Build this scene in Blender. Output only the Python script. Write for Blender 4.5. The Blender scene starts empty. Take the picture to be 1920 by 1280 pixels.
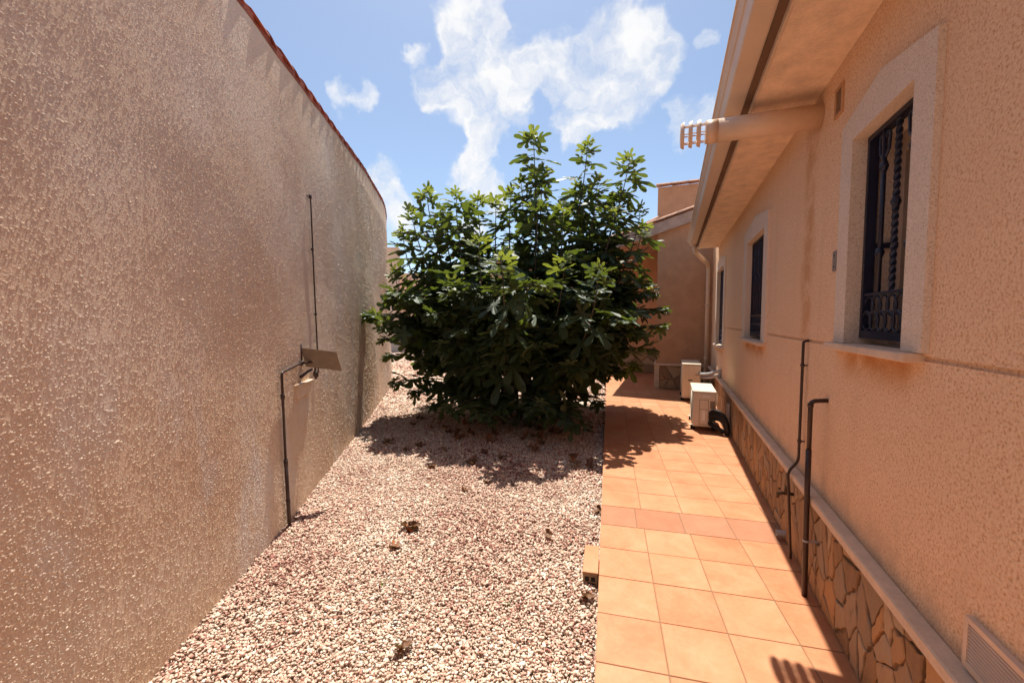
import bpy, math, random
import numpy as np
from mathutils import Vector, Matrix, Quaternion

random.seed(7)
RNG = np.random.default_rng(11)
scene = bpy.context.scene
COL = scene.collection
R = math.radians

# ------------------------------------------------------------------ camera
cam_data = bpy.data.cameras.new('camera')
cam_data.sensor_width = 36.0
cam_data.lens = 755 / 1920 * 36
cam_data.clip_start = 0.02
cam_data.clip_end = 2000
cam = bpy.data.objects.new('camera', cam_data)
COL.objects.link(cam)
YAW, PITCH = 21.509, 3.184
cam.location = (0, 0, 1.6)
cam.rotation_euler = (R(90 - PITCH), 0, R(YAW))
scene.camera = cam

# ------------------------------------------------------------------ light
SUN_TO = Vector((-0.154, 0.346, 1.0)).normalized()
SUN_EL = math.asin(SUN_TO.z)
SUN_AZ = math.atan2(SUN_TO.x, SUN_TO.y)
SKY_STRENGTH = 0.095
SUN_STRENGTH = 3.4
EXPOSURE = 1.34

sun_data = bpy.data.lights.new('sun', 'SUN')
sun_data.energy = SUN_STRENGTH
sun_data.angle = R(0.5)
sun_data.color = (1.0, 0.94, 0.84)
sun = bpy.data.objects.new('sun', sun_data)
COL.objects.link(sun)
sun.location = (-3, 6, 15)
sun.rotation_euler = SUN_TO.to_track_quat('Z', 'Y').to_euler()

scene.view_settings.view_transform = 'Standard'
scene.view_settings.look = 'None'
scene.view_settings.gamma = 1
scene.view_settings.use_curve_mapping = False
scene.view_settings.exposure = EXPOSURE

# ------------------------------------------------------------------ node helpers
class NT:
    def __init__(self, tree):
        self.t = tree
    def n(self, kind, **kw):
        node = self.t.nodes.new(kind)
        for k, v in kw.items():
            if k == 'inp':
                for a, b in v.items():
                    if isinstance(b, bpy.types.NodeSocket):
                        self.t.links.new(b, node.inputs[a])
                    else:
                        node.inputs[a].default_value = b
            else:
                setattr(node, k, v)
        return node
    def link(self, a, b):
        self.t.links.new(a, b)
    def math(self, op, a, b=None, c=None, clamp=False):
        m = self.n('ShaderNodeMath', operation=op, use_clamp=clamp)
        for i, v in enumerate((a, b, c)):
            if v is None: continue
            if isinstance(v, bpy.types.NodeSocket): self.t.links.new(v, m.inputs[i])
            else: m.inputs[i].default_value = v
        return m.outputs[0]
    def vmath(self, op, a, b=None, scale=None):
        m = self.n('ShaderNodeVectorMath', operation=op)
        for i, v in enumerate((a, b)):
            if v is None: continue
            if isinstance(v, bpy.types.NodeSocket): self.t.links.new(v, m.inputs[i])
            else: m.inputs[i].default_value = v
        if scale is not None:
            if isinstance(scale, bpy.types.NodeSocket): self.t.links.new(scale, m.inputs['Scale'])
            else: m.inputs['Scale'].default_value = scale
        return m
    def noise(self, vec, scale, detail=4, rough=0.55, dist=0.0):
        n = self.n('ShaderNodeTexNoise')
        n.inputs['Scale'].default_value = scale
        n.inputs['Detail'].default_value = detail
        n.inputs['Roughness'].default_value = rough
        n.inputs['Distortion'].default_value = dist
        if vec is not None: self.t.links.new(vec, n.inputs['Vector'])
        return n.outputs['Fac']
    def voro(self, vec, scale, feature='F1', rnd=1.0):
        n = self.n('ShaderNodeTexVoronoi', feature=feature)
        n.inputs['Scale'].default_value = scale
        n.inputs['Randomness'].default_value = rnd
        if vec is not None: self.t.links.new(vec, n.inputs['Vector'])
        return n
    def ramp(self, fac, stops, interp='LINEAR'):
        r = self.n('ShaderNodeValToRGB')
        cr = r.color_ramp
        cr.interpolation = interp
        while len(cr.elements) > 1: cr.elements.remove(cr.elements[-1])
        for i, (p, c) in enumerate(stops):
            e = cr.elements[0] if i == 0 else cr.elements.new(p)
            e.position = p
            e.color = (c[0], c[1], c[2], 1) if not isinstance(c, (int, float)) else (c, c, c, 1)
        self.t.links.new(fac, r.inputs[0])
        return r.outputs[0]
    def mix(self, fac, a, b, blend='MIX'):
        m = self.n('ShaderNodeMix', data_type='RGBA', blend_type=blend)
        for i, v in ((0, fac), (6, a), (7, b)):
            if isinstance(v, bpy.types.NodeSocket): self.t.links.new(v, m.inputs[i])
            elif isinstance(v, (int, float)): m.inputs[i].default_value = v
            else: m.inputs[i].default_value = (v[0], v[1], v[2], 1)
        return m.outputs[2]
    def smooth(self, v, a, b, lo=0.0, hi=1.0):
        m = self.n('ShaderNodeMapRange', interpolation_type='SMOOTHSTEP')
        self.t.links.new(v, m.inputs[0])
        for i, x in zip((1, 2, 3, 4), (a, b, lo, hi)): m.inputs[i].default_value = x
        return m.outputs[0]
    def bump(self, height, strength, dist, normal=None):
        b = self.n('ShaderNodeBump')
        b.inputs['Strength'].default_value = strength
        b.inputs['Distance'].default_value = dist
        self.t.links.new(height, b.inputs['Height'])
        if normal is not None: self.t.links.new(normal, b.inputs['Normal'])
        return b.outputs[0]

# ------------------------------------------------------------------ world: nishita sky with procedural clouds
world = bpy.data.worlds.new('World')
scene.world = world
world.use_nodes = True
wt = NT(world.node_tree)
world.node_tree.nodes.clear()
sky = wt.n('ShaderNodeTexSky', sky_type='NISHITA', sun_disc=False)
sky.sun_elevation = SUN_EL
sky.sun_rotation = SUN_AZ % (2 * math.pi)
sky.altitude = 50
sky.air_density = 0.85
sky.dust_density = 0.9
sky.ozone_density = 2.2
tc = wt.n('ShaderNodeTexCoord')
D = wt.vmath('NORMALIZE', tc.outputs['Generated']).outputs[0]
# cumulus clumps: direction, angular radius (rad)
CLOUDS = [((-0.354, 0.731, 0.583), 0.085), ((-0.386, 0.747, 0.541), 0.07), ((-0.333, 0.786, 0.520), 0.10),
          ((-0.470, 0.740, 0.473), 0.065), ((-0.428, 0.778, 0.460), 0.09), ((-0.358, 0.815, 0.455), 0.09),
          ((-0.403, 0.822, 0.402), 0.05), ((-0.222, 0.831, 0.510), 0.07), ((-0.095, 0.829, 0.551), 0.085),
          ((-0.037, 0.861, 0.507), 0.075), ((-0.174, 0.867, 0.466), 0.10), ((-0.089, 0.880, 0.467), 0.09),
          ((-0.200, 0.881, 0.430), 0.075), ((-0.625, 0.651, 0.431), 0.032), ((-0.587, 0.683, 0.434), 0.035),
          ((-0.594, 0.739, 0.320), 0.058), ((-0.424, 0.843, 0.330), 0.06), ((-0.375, 0.880, 0.304), 0.045),
          ((-0.586, 0.773, 0.241), 0.065), ((0.024, 0.915, 0.404), 0.05), ((0.050, 0.842, 0.537), 0.025),
          ((-0.481, 0.693, 0.536), 0.032), ((-0.45, 0.86, 0.22), 0.05)]
warp = wt.n('ShaderNodeTexNoise', inp={'Scale': 8.0, 'Detail': 4.0, 'Roughness': 0.6})
wt.link(D, warp.inputs['Vector'])
wv = wt.vmath('SUBTRACT', warp.outputs['Color'], (0.5, 0.5, 0.5)).outputs[0]
wv = wt.vmath('SCALE', wv, scale=0.15).outputs[0]
DW = wt.vmath('NORMALIZE', wt.vmath('ADD', D, wv).outputs[0]).outputs[0]
acc = None
for c, r in CLOUDS:
    wgt = 0.72 if r < 0.04 else 1.0
    cv = Vector(c).normalized()
    dp = wt.vmath('DOT_PRODUCT', DW, tuple(cv)).outputs['Value']
    s = wt.smooth(dp, math.cos(r * 1.12), math.cos(r * 0.1))
    if wgt < 1: s = wt.math('MULTIPLY', s, wgt)
    acc = s if acc is None else wt.math('ADD', acc, s)
acc = wt.math('MINIMUM', acc, 1.0)
# the rest of the sky carries the same kind of scattered cumulus
away = wt.vmath('DOT_PRODUCT', D, (-0.30, 0.80, 0.40)).outputs['Value']
away = wt.smooth(away, 0.78, 0.62)
broad = wt.noise(D, 2.6, 2, 0.5)
broad = wt.math('MULTIPLY', wt.smooth(broad, 0.54, 0.68), away)
acc = wt.math('MAXIMUM', acc, broad)
sepd = wt.n('ShaderNodeSeparateXYZ', inp={0: D}).outputs['Z']
acc = wt.math('MULTIPLY', acc, wt.smooth(sepd, 0.02, 0.1))
fine = wt.noise(DW, 11.0, 6, 0.60)
dens = wt.math('ADD', acc, wt.math('MULTIPLY', wt.math('SUBTRACT', fine, 0.5), 2.3))
dens = wt.math('POWER', wt.smooth(dens, 0.30, 1.40), 1.0)
dens = wt.math('MULTIPLY', dens, wt.smooth(acc, 0.0, 0.25))
ccol = wt.ramp(fine, [(0.34, (3.4, 3.5, 3.7)), (0.60, (4.1, 4.1, 4.12))])
haze_sky = wt.mix(1.0, sky.outputs[0], (0.82, 0.795, 0.73), 'MULTIPLY')
skyc = wt.mix(dens, haze_sky, ccol)
bg = wt.n('ShaderNodeBackground', inp={'Color': skyc, 'Strength': SKY_STRENGTH})
wo = wt.n('ShaderNodeOutputWorld')
wt.link(bg.outputs[0], wo.inputs[0])

# ------------------------------------------------------------------ object helpers
def tag(o, label=None, cat=None, group=None, kind=None):
    if label: o['label'] = label
    if cat: o['category'] = cat
    if group: o['group'] = group
    if kind: o['kind'] = kind
    return o

def empty(name, loc=(0, 0, 0), rz=0, parent=None):
    o = bpy.data.objects.new(name, None)
    COL.objects.link(o)
    o.location = loc
    o.rotation_euler = (0, 0, rz)
    o.empty_display_size = 0.1
    if parent: o.parent = parent
    return o

class MB:
    """collects shapes for ONE mesh object"""
    def __init__(self):
        self.v, self.f = [], []
    def add(self, verts, faces):
        b = len(self.v)
        self.v += [tuple(p) for p in verts]
        self.f += [tuple(i + b for i in f) for f in faces]
        return self
    def box(self, x0, x1, y0, y1, z0, z1):
        v = [(x0, y0, z0), (x1, y0, z0), (x1, y1, z0), (x0, y1, z0), (x0, y0, z1), (x1, y0, z1), (x1, y1, z1), (x0, y1, z1)]
        return self.add(v, [(0, 3, 2, 1), (4, 5, 6, 7), (0, 1, 5, 4), (1, 2, 6, 5), (2, 3, 7, 6), (3, 0, 4, 7)])
    def cbox(self, x0, x1, y0, y1, z0, z1, b):
        """box with chamfered edges"""
        import itertools
        cx, cy, cz = (x0 + x1) / 2, (y0 + y1) / 2, (z0 + z1) / 2
        hx, hy, hz = abs(x1 - x0) / 2, abs(y1 - y0) / 2, abs(z1 - z0) / 2
        b = min(b, hx * .9, hy * .9, hz * .9)
        vs, idx = [], {}
        for sx, sy, sz in itertools.product((-1, 1), repeat=3):
            for ax in range(3):
                p = [hx - b, hy - b, hz - b]
                p[ax] += b
                idx[(sx, sy, sz, ax)] = len(vs)
                vs.append((cx + sx * p[0], cy + sy * p[1], cz + sz * p[2]))
        fs = []
        S = (-1, 1)
        g = lambda s, ax: idx[(s[0], s[1], s[2], ax)]
        for ax in range(3):
            o1, o2 = [(1, 2), (0, 2), (0, 1)][ax]
            for s in S:
                q = []
                for a, c in ((-1, -1), (1, -1), (1, 1), (-1, 1)):
                    k = [0, 0, 0]; k[ax] = s; k[o1] = a; k[o2] = c
                    q.append(g(k, ax))
                fs.append(tuple(q))
            for a in S:
                for c in S:
                    k1 = [0, 0, 0]; k1[o1] = a; k1[o2] = c; k1[ax] = -1
                    k2 = list(k1); k2[ax] = 1
                    fs.append((g(k1, o1), g(k2, o1), g(k2, o2), g(k1, o2)))
        for s in itertools.product((-1, 1), repeat=3):
            fs.append((g(s, 0), g(s, 1), g(s, 2)))
        # orient outward
        out = []
        for f in fs:
            P = [Vector(vs[i]) for i in f]
            nrm = (P[1] - P[0]).cross(P[2] - P[0])
            ctr = sum(P, Vector()) / len(P) - Vector((cx, cy, cz))
            out.append(f if nrm.dot(ctr) > 0 else tuple(reversed(f)))
        return self.add(vs, out)
    def tube(self, pts, r, seg=10, cap=True):
        P = [Vector(p) for p in pts]
        rad = r if isinstance(r, (list, tuple)) else [r] * len(P)
        n = len(P)
        T = []
        for i in range(n):
            a, b = P[max(i - 1, 0)], P[min(i + 1, n - 1)]
            T.append((b - a).normalized())
        ref = Vector((0, 0, 1)) if abs(T[0].z) < 0.9 else Vector((1, 0, 0))
        X = T[0].cross(ref).normalized()
        vs, fs = [], []
        for i in range(n):
            X = (X - T[i] * X.dot(T[i])).normalized()
            Y = T[i].cross(X)
            for k in range(seg):
                a = 2 * math.pi * k / seg
                vs.append(P[i] + (X * math.cos(a) + Y * math.sin(a)) * rad[i])
        for i in range(n - 1):
            for k in range(seg):
                k2 = (k + 1) % seg
                fs.append((i * seg + k, i * seg + k2, (i + 1) * seg + k2, (i + 1) * seg + k))
        if cap:
            fs.append(tuple(reversed(range(seg))))
            fs.append(tuple((n - 1) * seg + k for k in range(seg)))
        return self.add(vs, fs)
    def prism(self, poly, axis, a, b):
        """polygon in the two other axes, extruded along axis from a to b"""
        n = len(poly)
        def put(p, t):
            if axis == 'x': return (t, p[0], p[1])
            if axis == 'y': return (p[0], t, p[1])
            return (p[0], p[1], t)
        vs = [put(p, a) for p in poly] + [put(p, b) for p in poly]
        fs = [tuple(range(n)), tuple(reversed(range(n, 2 * n)))]
        fs += [(i, i + n, (i + 1) % n + n, (i + 1) % n) for i in range(n)]
        return self.add(vs, fs)
    def mesh(self, name, smooth=False):
        m = bpy.data.meshes.new(name)
        m.from_pydata(self.v, [], self.f)
        m.update()
        if smooth:
            m.polygons.foreach_set('use_smooth', [True] * len(m.polygons))
        return m
    def build(self, name, material, parent=None, smooth=False, loc=None, rot=None):
        m = self.mesh(name, smooth)
        if material: m.materials.append(material)
        return link(name, m, parent, loc, rot)

def fix_normals(o):
    import bmesh
    bm = bmesh.new()
    bm.from_mesh(o.data)
    bmesh.ops.recalc_face_normals(bm, faces=bm.faces)
    bm.to_mesh(o.data)
    bm.free()
    return o

def link(name, mesh, parent=None, loc=None, rot=None):
    o = bpy.data.objects.new(name, mesh)
    COL.objects.link(o)
    if parent: o.parent = parent
    if loc: o.location = loc
    if rot: o.rotation_euler = rot
    return o

def bez(p0, p1, p2, p3, n):
    out = []
    for i in range(n + 1):
        t = i / n
        u = 1 - t
        out.append(Vector(p0) * u**3 + Vector(p1) * 3 * u * u * t + Vector(p2) * 3 * u * t * t + Vector(p3) * t**3)
    return out

def rounded(pts, r, n=5):
    """polyline with rounded corners"""
    P = [Vector(p) for p in pts]
    out = [P[0]]
    for i in range(1, len(P) - 1):
        a = (P[i - 1] - P[i]); b = (P[i + 1] - P[i])
        ra = min(r, a.length * .45, b.length * .45)
        A = P[i] + a.normalized() * ra; B = P[i] + b.normalized() * ra
        for k in range(n + 1):
            t = k / n
            out.append(A * (1 - t)**2 + P[i] * 2 * t * (1 - t) + B * t * t)
    out.append(P[-1])
    return out

# ------------------------------------------------------------------ materials
def new_mat(name):
    m = bpy.data.materials.new(name)
    m.use_nodes = True
    m.node_tree.nodes.clear()
    t = NT(m.node_tree)
    out = t.n('ShaderNodeOutputMaterial')
    p = t.n('ShaderNodeBsdfPrincipled')
    t.link(p.outputs[0], out.inputs[0])
    pos = t.n('ShaderNodeNewGeometry').outputs['Position']
    return m, t, p, pos, out

def setc(t, p, col, rough=0.8, spec=0.3):
    if isinstance(col, bpy.types.NodeSocket): t.link(col, p.inputs['Base Color'])
    else: p.inputs['Base Color'].default_value = (*col, 1)
    if isinstance(rough, bpy.types.NodeSocket): t.link(rough, p.inputs['Roughness'])
    else: p.inputs['Roughness'].default_value = rough
    p.inputs['Specular IOR Level'].default_value = spec

def simple(name, col, rough=0.6, spec=0.4, metal=0.0, var=0.12, vscale=9.0, bumps=0.0):
    m, t, p, pos, _ = new_mat(name)
    n = t.noise(pos, vscale, 5, 0.6)
    f = t.noise(pos, vscale * 9, 3, 0.6)
    v = t.math('ADD', t.math('MULTIPLY', n, 0.7), t.math('MULTIPLY', f, 0.3))
    c = t.ramp(v, [(0.3, [x * (1 - var * 1.6) for x in col]), (0.7, [min(1, x * (1 + var)) for x in col])])
    setc(t, p, c, rough, spec)
    p.inputs['Metallic'].default_value = metal
    if bumps: t.link(t.bump(f, bumps, 0.004), p.inputs['Normal'])
    return m

def stucco_house():
    m, t, p, pos, _ = new_mat('peach stucco')
    grain = t.noise(pos, 105, 2.5, 0.65)
    big = t.noise(pos, 1.3, 4, 0.62)
    mid = t.noise(pos, 9, 3, 0.6)
    h = grain
    c1 = t.ramp(grain, [(0.33, (0.56, 0.30, 0.17)), (0.45, (0.78, 0.51, 0.325)), (0.60, (0.86, 0.625, 0.43))])
    c = t.mix(t.smooth(big, 0.35, 0.7, 0.0, 0.35), c1, (0.75, 0.47, 0.285))
    c = t.mix(t.smooth(mid, 0.45, 0.75, 0.0, 0.22), c, (0.82, 0.57, 0.39))
    # rusty run-off: a streak below the flue and patches beneath each sill, all with their own shape
    sep = t.n('ShaderNodeSeparateXYZ'); t.link(pos, sep.inputs[0])
    y, z = sep.outputs['Y'], sep.outputs['Z']
    wob = t.math('MULTIPLY', t.math('SUBTRACT', t.noise(pos, 3.5, 4), 0.5), 0.22)
    yw = t.math('ADD', y, wob)
    def band(v, a, b, s):
        return t.math('MULTIPLY', t.smooth(v, a - s, a + s), t.smooth(v, b + s, b - s))
    st = t.math('MULTIPLY', band(yw, 3.10, 3.30, 0.08), band(z, 1.48, 2.9, 0.12))
    st = t.math('MULTIPLY', st, 0.75)
    for (a, b, zz) in ((1.95, 2.52, 1.43), (4.5, 5.4, 1.33), (7.7, 8.7, 1.08)):
        q = t.math('MULTIPLY', band(yw, a, b, 0.06), t.math('MULTIPLY', t.smooth(z, zz - 0.17, zz), t.smooth(z, zz + 0.03, zz)))
        st = t.math('MAXIMUM', st, q)
    stn = t.math('MULTIPLY', st, t.smooth(mid, 0.2, 0.62))
    c = t.mix(t.math('MULTIPLY', stn, 0.8), c, (0.52, 0.22, 0.065))
    run = t.noise(t.vmath('MULTIPLY', pos, (1, 7, 0.6)).outputs[0], 1.0, 4, 0.65)
    c = t.mix(t.smooth(run, 0.5, 0.78, 0, 0.22), c, (0.60, 0.36, 0.215))
    c = t.mix(t.math('MULTIPLY', t.smooth(z, 0.95, 0.58, 0, 0.45), t.smooth(mid, 0.35, 0.7)), c, (0.50, 0.33, 0.23))
    setc(t, p, c, 0.92, 0.15)
    t.link(t.bump(h, 0.85, 0.008), p.inputs['Normal'])
    return m

def stucco_wall():
    m, t, p, pos, _ = new_mat('rough sprayed wall render')
    sep = t.n('ShaderNodeSeparateXYZ'); t.link(pos, sep.inputs[0])
    grain = t.noise(pos, 190, 2, 0.65)
    lump = t.noise(pos, 70, 3, 0.68)
    h = t.math('ADD', t.math('MULTIPLY', grain, 0.25), lump)
    tone = t.noise(pos, 0.9, 5, 0.62)
    c = t.ramp(tone, [(0.3, (0.68, 0.49, 0.335)), (0.5, (0.78, 0.61, 0.45)), (0.72, (0.83, 0.70, 0.56))])
    # pale salt bloom in streaks near the foot and grey wash in patches
    vs = t.vmath('MULTIPLY', pos, (1.0, 1.0, 0.35)).outputs[0]
    bl = t.math('MULTIPLY', t.smooth(t.noise(vs, 3.2, 4, 0.65), 0.50, 0.72), t.smooth(sep.outputs['Z'], 2.6, 0.1))
    c = t.mix(t.math('MULTIPLY', bl, 0.75), c, (0.80, 0.76, 0.71))
    c = t.mix(t.smooth(grain, 0.62, 0.35, 0.0, 0.35), c, (0.36, 0.24, 0.15))
    streak = t.noise(t.vmath('MULTIPLY', pos, (9, 9, 0.5)).outputs[0], 1.0, 4, 0.6)
    c = t.mix(t.math('MULTIPLY', t.smooth(streak, 0.5, 0.75), t.smooth(sep.outputs['Z'], 3.0, 3.9, 0, 0.5)), c, (0.36, 0.30, 0.26))
    setc(t, p, c, 1.0, 0.05)
    t.link(t.bump(h, 0.6, 0.006), p.inputs['Normal'])
    return m

def granite():
    m, t, p, pos, _ = new_mat('speckled cast stone')
    a = t.noise(pos, 160, 3, 0.7)
    b = t.voro(pos, 140).outputs['Distance']
    c = t.ramp(a, [(0.3, (0.27, 0.19, 0.145)), (0.40, (0.62, 0.50, 0.40)), (0.6, (0.76, 0.64, 0.54)), (0.75, (0.82, 0.73, 0.64))])
    c = t.mix(t.smooth(t.noise(pos, 4, 4), 0.4, 0.7, 0, 0.3), c, (0.64, 0.51, 0.41))
    setc(t, p, c, 0.85, 0.2)
    t.link(t.bump(t.math('ADD', a, t.math('MULTIPLY', b, 0.5)), 0.5, 0.004), p.inputs['Normal'])
    return m

def tile_mat(name, cols, rough=0.55):
    m, t, p, pos, _ = new_mat(name)
    rnd = t.n('ShaderNodeObjectInfo').outputs['Random']
    off = t.n('ShaderNodeCombineXYZ'); t.link(t.math('MULTIPLY', rnd, 37.0), off.inputs[2])
    v = t.vmath('ADD', pos, off.outputs[0]).outputs[0]
    n1 = t.noise(v, 4.2, 5, 0.6, 0.6)
    n2 = t.noise(v, 38, 4, 0.65)
    n3 = t.noise(pos, 1.2, 4, 0.6)
    f = t.math('ADD', t.math('MULTIPLY', n1, 0.75), t.math('MULTIPLY', n2, 0.25))
    f = t.math('ADD', f, t.math('MULTIPLY', t.math('SUBTRACT', rnd, 0.5), 0.16))
    c = t.ramp(f, [(0.32, cols[0]), (0.5, cols[1]), (0.68, cols[2])])
    c = t.mix(t.smooth(n3, 0.5, 0.8, 0, 0.35), c, (0.42, 0.24, 0.14))
    spot = t.smooth(t.noise(pos, 75, 2, 0.5), 0.73, 0.78, 0, 0.5)
    c = t.mix(spot, c, (0.25, 0.13, 0.08))
    setc(t, p, c, rough, 0.35)
    t.link(t.bump(n2, 0.2, 0.002), p.inputs['Normal'])
    return m

def stone_mat():
    m, t, p, pos, _ = new_mat('brown slate cladding stone')
    rnd = t.n('ShaderNodeObjectInfo').outputs['Random']
    off = t.n('ShaderNodeCombineXYZ'); t.link(t.math('MULTIPLY', rnd, 53.0), off.inputs[0])
    v = t.vmath('ADD', pos, off.outputs[0]).outputs[0]
    vz = t.vmath('MULTIPLY', v, (1, 1.6, 0.7)).outputs[0]
    n1 = t.noise(vz, 9, 6, 0.62, 0.8)
    n2 = t.noise(v, 60, 4, 0.65)
    base = t.ramp(rnd, [(0.0, (0.20, 0.12, 0.065)), (0.18, (0.30, 0.18, 0.095)), (0.35, (0.42, 0.30, 0.195)), (0.5, (0.25, 0.175, 0.115)), (0.66, (0.43, 0.235, 0.105)), (0.82, (0.36, 0.28, 0.195)), (1.0, (0.26, 0.15, 0.08))])
    c = t.mix(t.smooth(n1, 0.45, 0.70, 0, 0.55), base, (0.34, 0.185, 0.08))
    c = t.mix(t.smooth(n1, 0.45, 0.25, 0, 0.6), c, (0.11, 0.075, 0.05))
    c = t.mix(t.smooth(n2, 0.55, 0.8, 0, 0.4), c, (0.40, 0.31, 0.22))
    setc(t, p, c, 0.75, 0.3)
    t.link(t.bump(t.math('ADD', n1, t.math('MULTIPLY', n2, 0.3)), 0.7, 0.012), p.inputs['Normal'])
    return m

def pebble_mat():
    m, t, p, pos, _ = new_mat('pink and cream pebble')
    isl = t.n('ShaderNodeNewGeometry').outputs['Random Per Island']
    area = t.noise(pos, 0.9, 3, 0.6)
    f = t.math('ADD', isl, t.math('MULTIPLY', t.math('SUBTRACT', area, 0.47), -1.25), clamp=True)
    c = t.ramp(f, [(0.0, (0.27, 0.11, 0.085)), (0.09, (0.38, 0.19, 0.14)), (0.22, (0.50, 0.315, 0.235)), (0.42, (0.58, 0.41, 0.31)), (0.66, (0.63, 0.48, 0.37)), (0.88, (0.67, 0.55, 0.44)), (1.0, (0.74, 0.67, 0.58))])
    n = t.noise(pos, 120, 4, 0.6)
    c = t.mix(t.smooth(n, 0.5, 0.8, 0, 0.4), c, (0.50, 0.31, 0.23))
    setc(t, p, c, 0.75, 0.3)
    t.link(t.bump(n, 0.3, 0.003), p.inputs['Normal'])
    return m

def gravel_bed_mat():
    m, t, p, pos, _ = new_mat('gravel bed')
    v = t.voro(pos, 34)
    c = t.ramp(t.n('ShaderNodeSeparateColor', inp={0: v.outputs['Color']}).outputs[0], [(0.0, (0.30, 0.15, 0.11)), (0.35, (0.50, 0.32, 0.24)), (0.7, (0.64, 0.48, 0.36)), (1.0, (0.74, 0.64, 0.53))])
    e = t.smooth(v.outputs['Distance'], 0.75, 0.2)
    c = t.mix(t.smooth(v.outputs['Distance'], 0.55, 0.8, 0, 0.8), c, (0.16, 0.09, 0.06))
    setc(t, p, c, 0.85, 0.2)
    t.link(t.bump(e, 0.8, 0.02), p.inputs['Normal'])
    return m

def leaf_mat(name, c_top, c_var, trans, tcol):
    m, t, p, pos, out = new_mat(name)
    g = t.n('ShaderNodeNewGeometry')
    isl = g.outputs['Random Per Island']
    oi = t.n('ShaderNodeObjectInfo').outputs['Random']
    r = t.math('FRACT', t.math('ADD', isl, oi))
    n = t.noise(pos, 26, 4, 0.6)
    f = t.math('ADD', t.math('MULTIPLY', r, 0.7), t.math('MULTIPLY', n, 0.3))
    c = t.ramp(f, [(0.15, c_top), (0.80, c_var), (0.86, (c_var[0] * 2.2, c_var[1] * 1.4, c_var[2]))])
    back = t.mix(0.4, c, (0.16, 0.20, 0.12))
    c = t.mix(g.outputs['Backfacing'], c, back)
    rough = t.math('ADD', t.math('MULTIPLY', n, 0.2), 0.42)
    setc(t, p, c, rough, 0.5)
    t.link(t.bump(n, 0.25, 0.004), p.inputs['Normal'])
    tr = t.n('ShaderNodeBsdfTranslucent')
    tr.inputs['Color'].default_value = (*tcol, 1)
    mx = t.n('ShaderNodeMixShader')
    mx.inputs[0].default_value = trans
    t.link(p.outputs[0], mx.inputs[1]); t.link(tr.outputs[0], mx.inputs[2])
    t.link(mx.outputs[0], out.inputs[0])
    return m

def glass_mat():
    m, t, p, pos, _ = new_mat('window glass')
    setc(t, p, (0.02, 0.025, 0.03), 0.06, 0.6)
    return m

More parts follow.
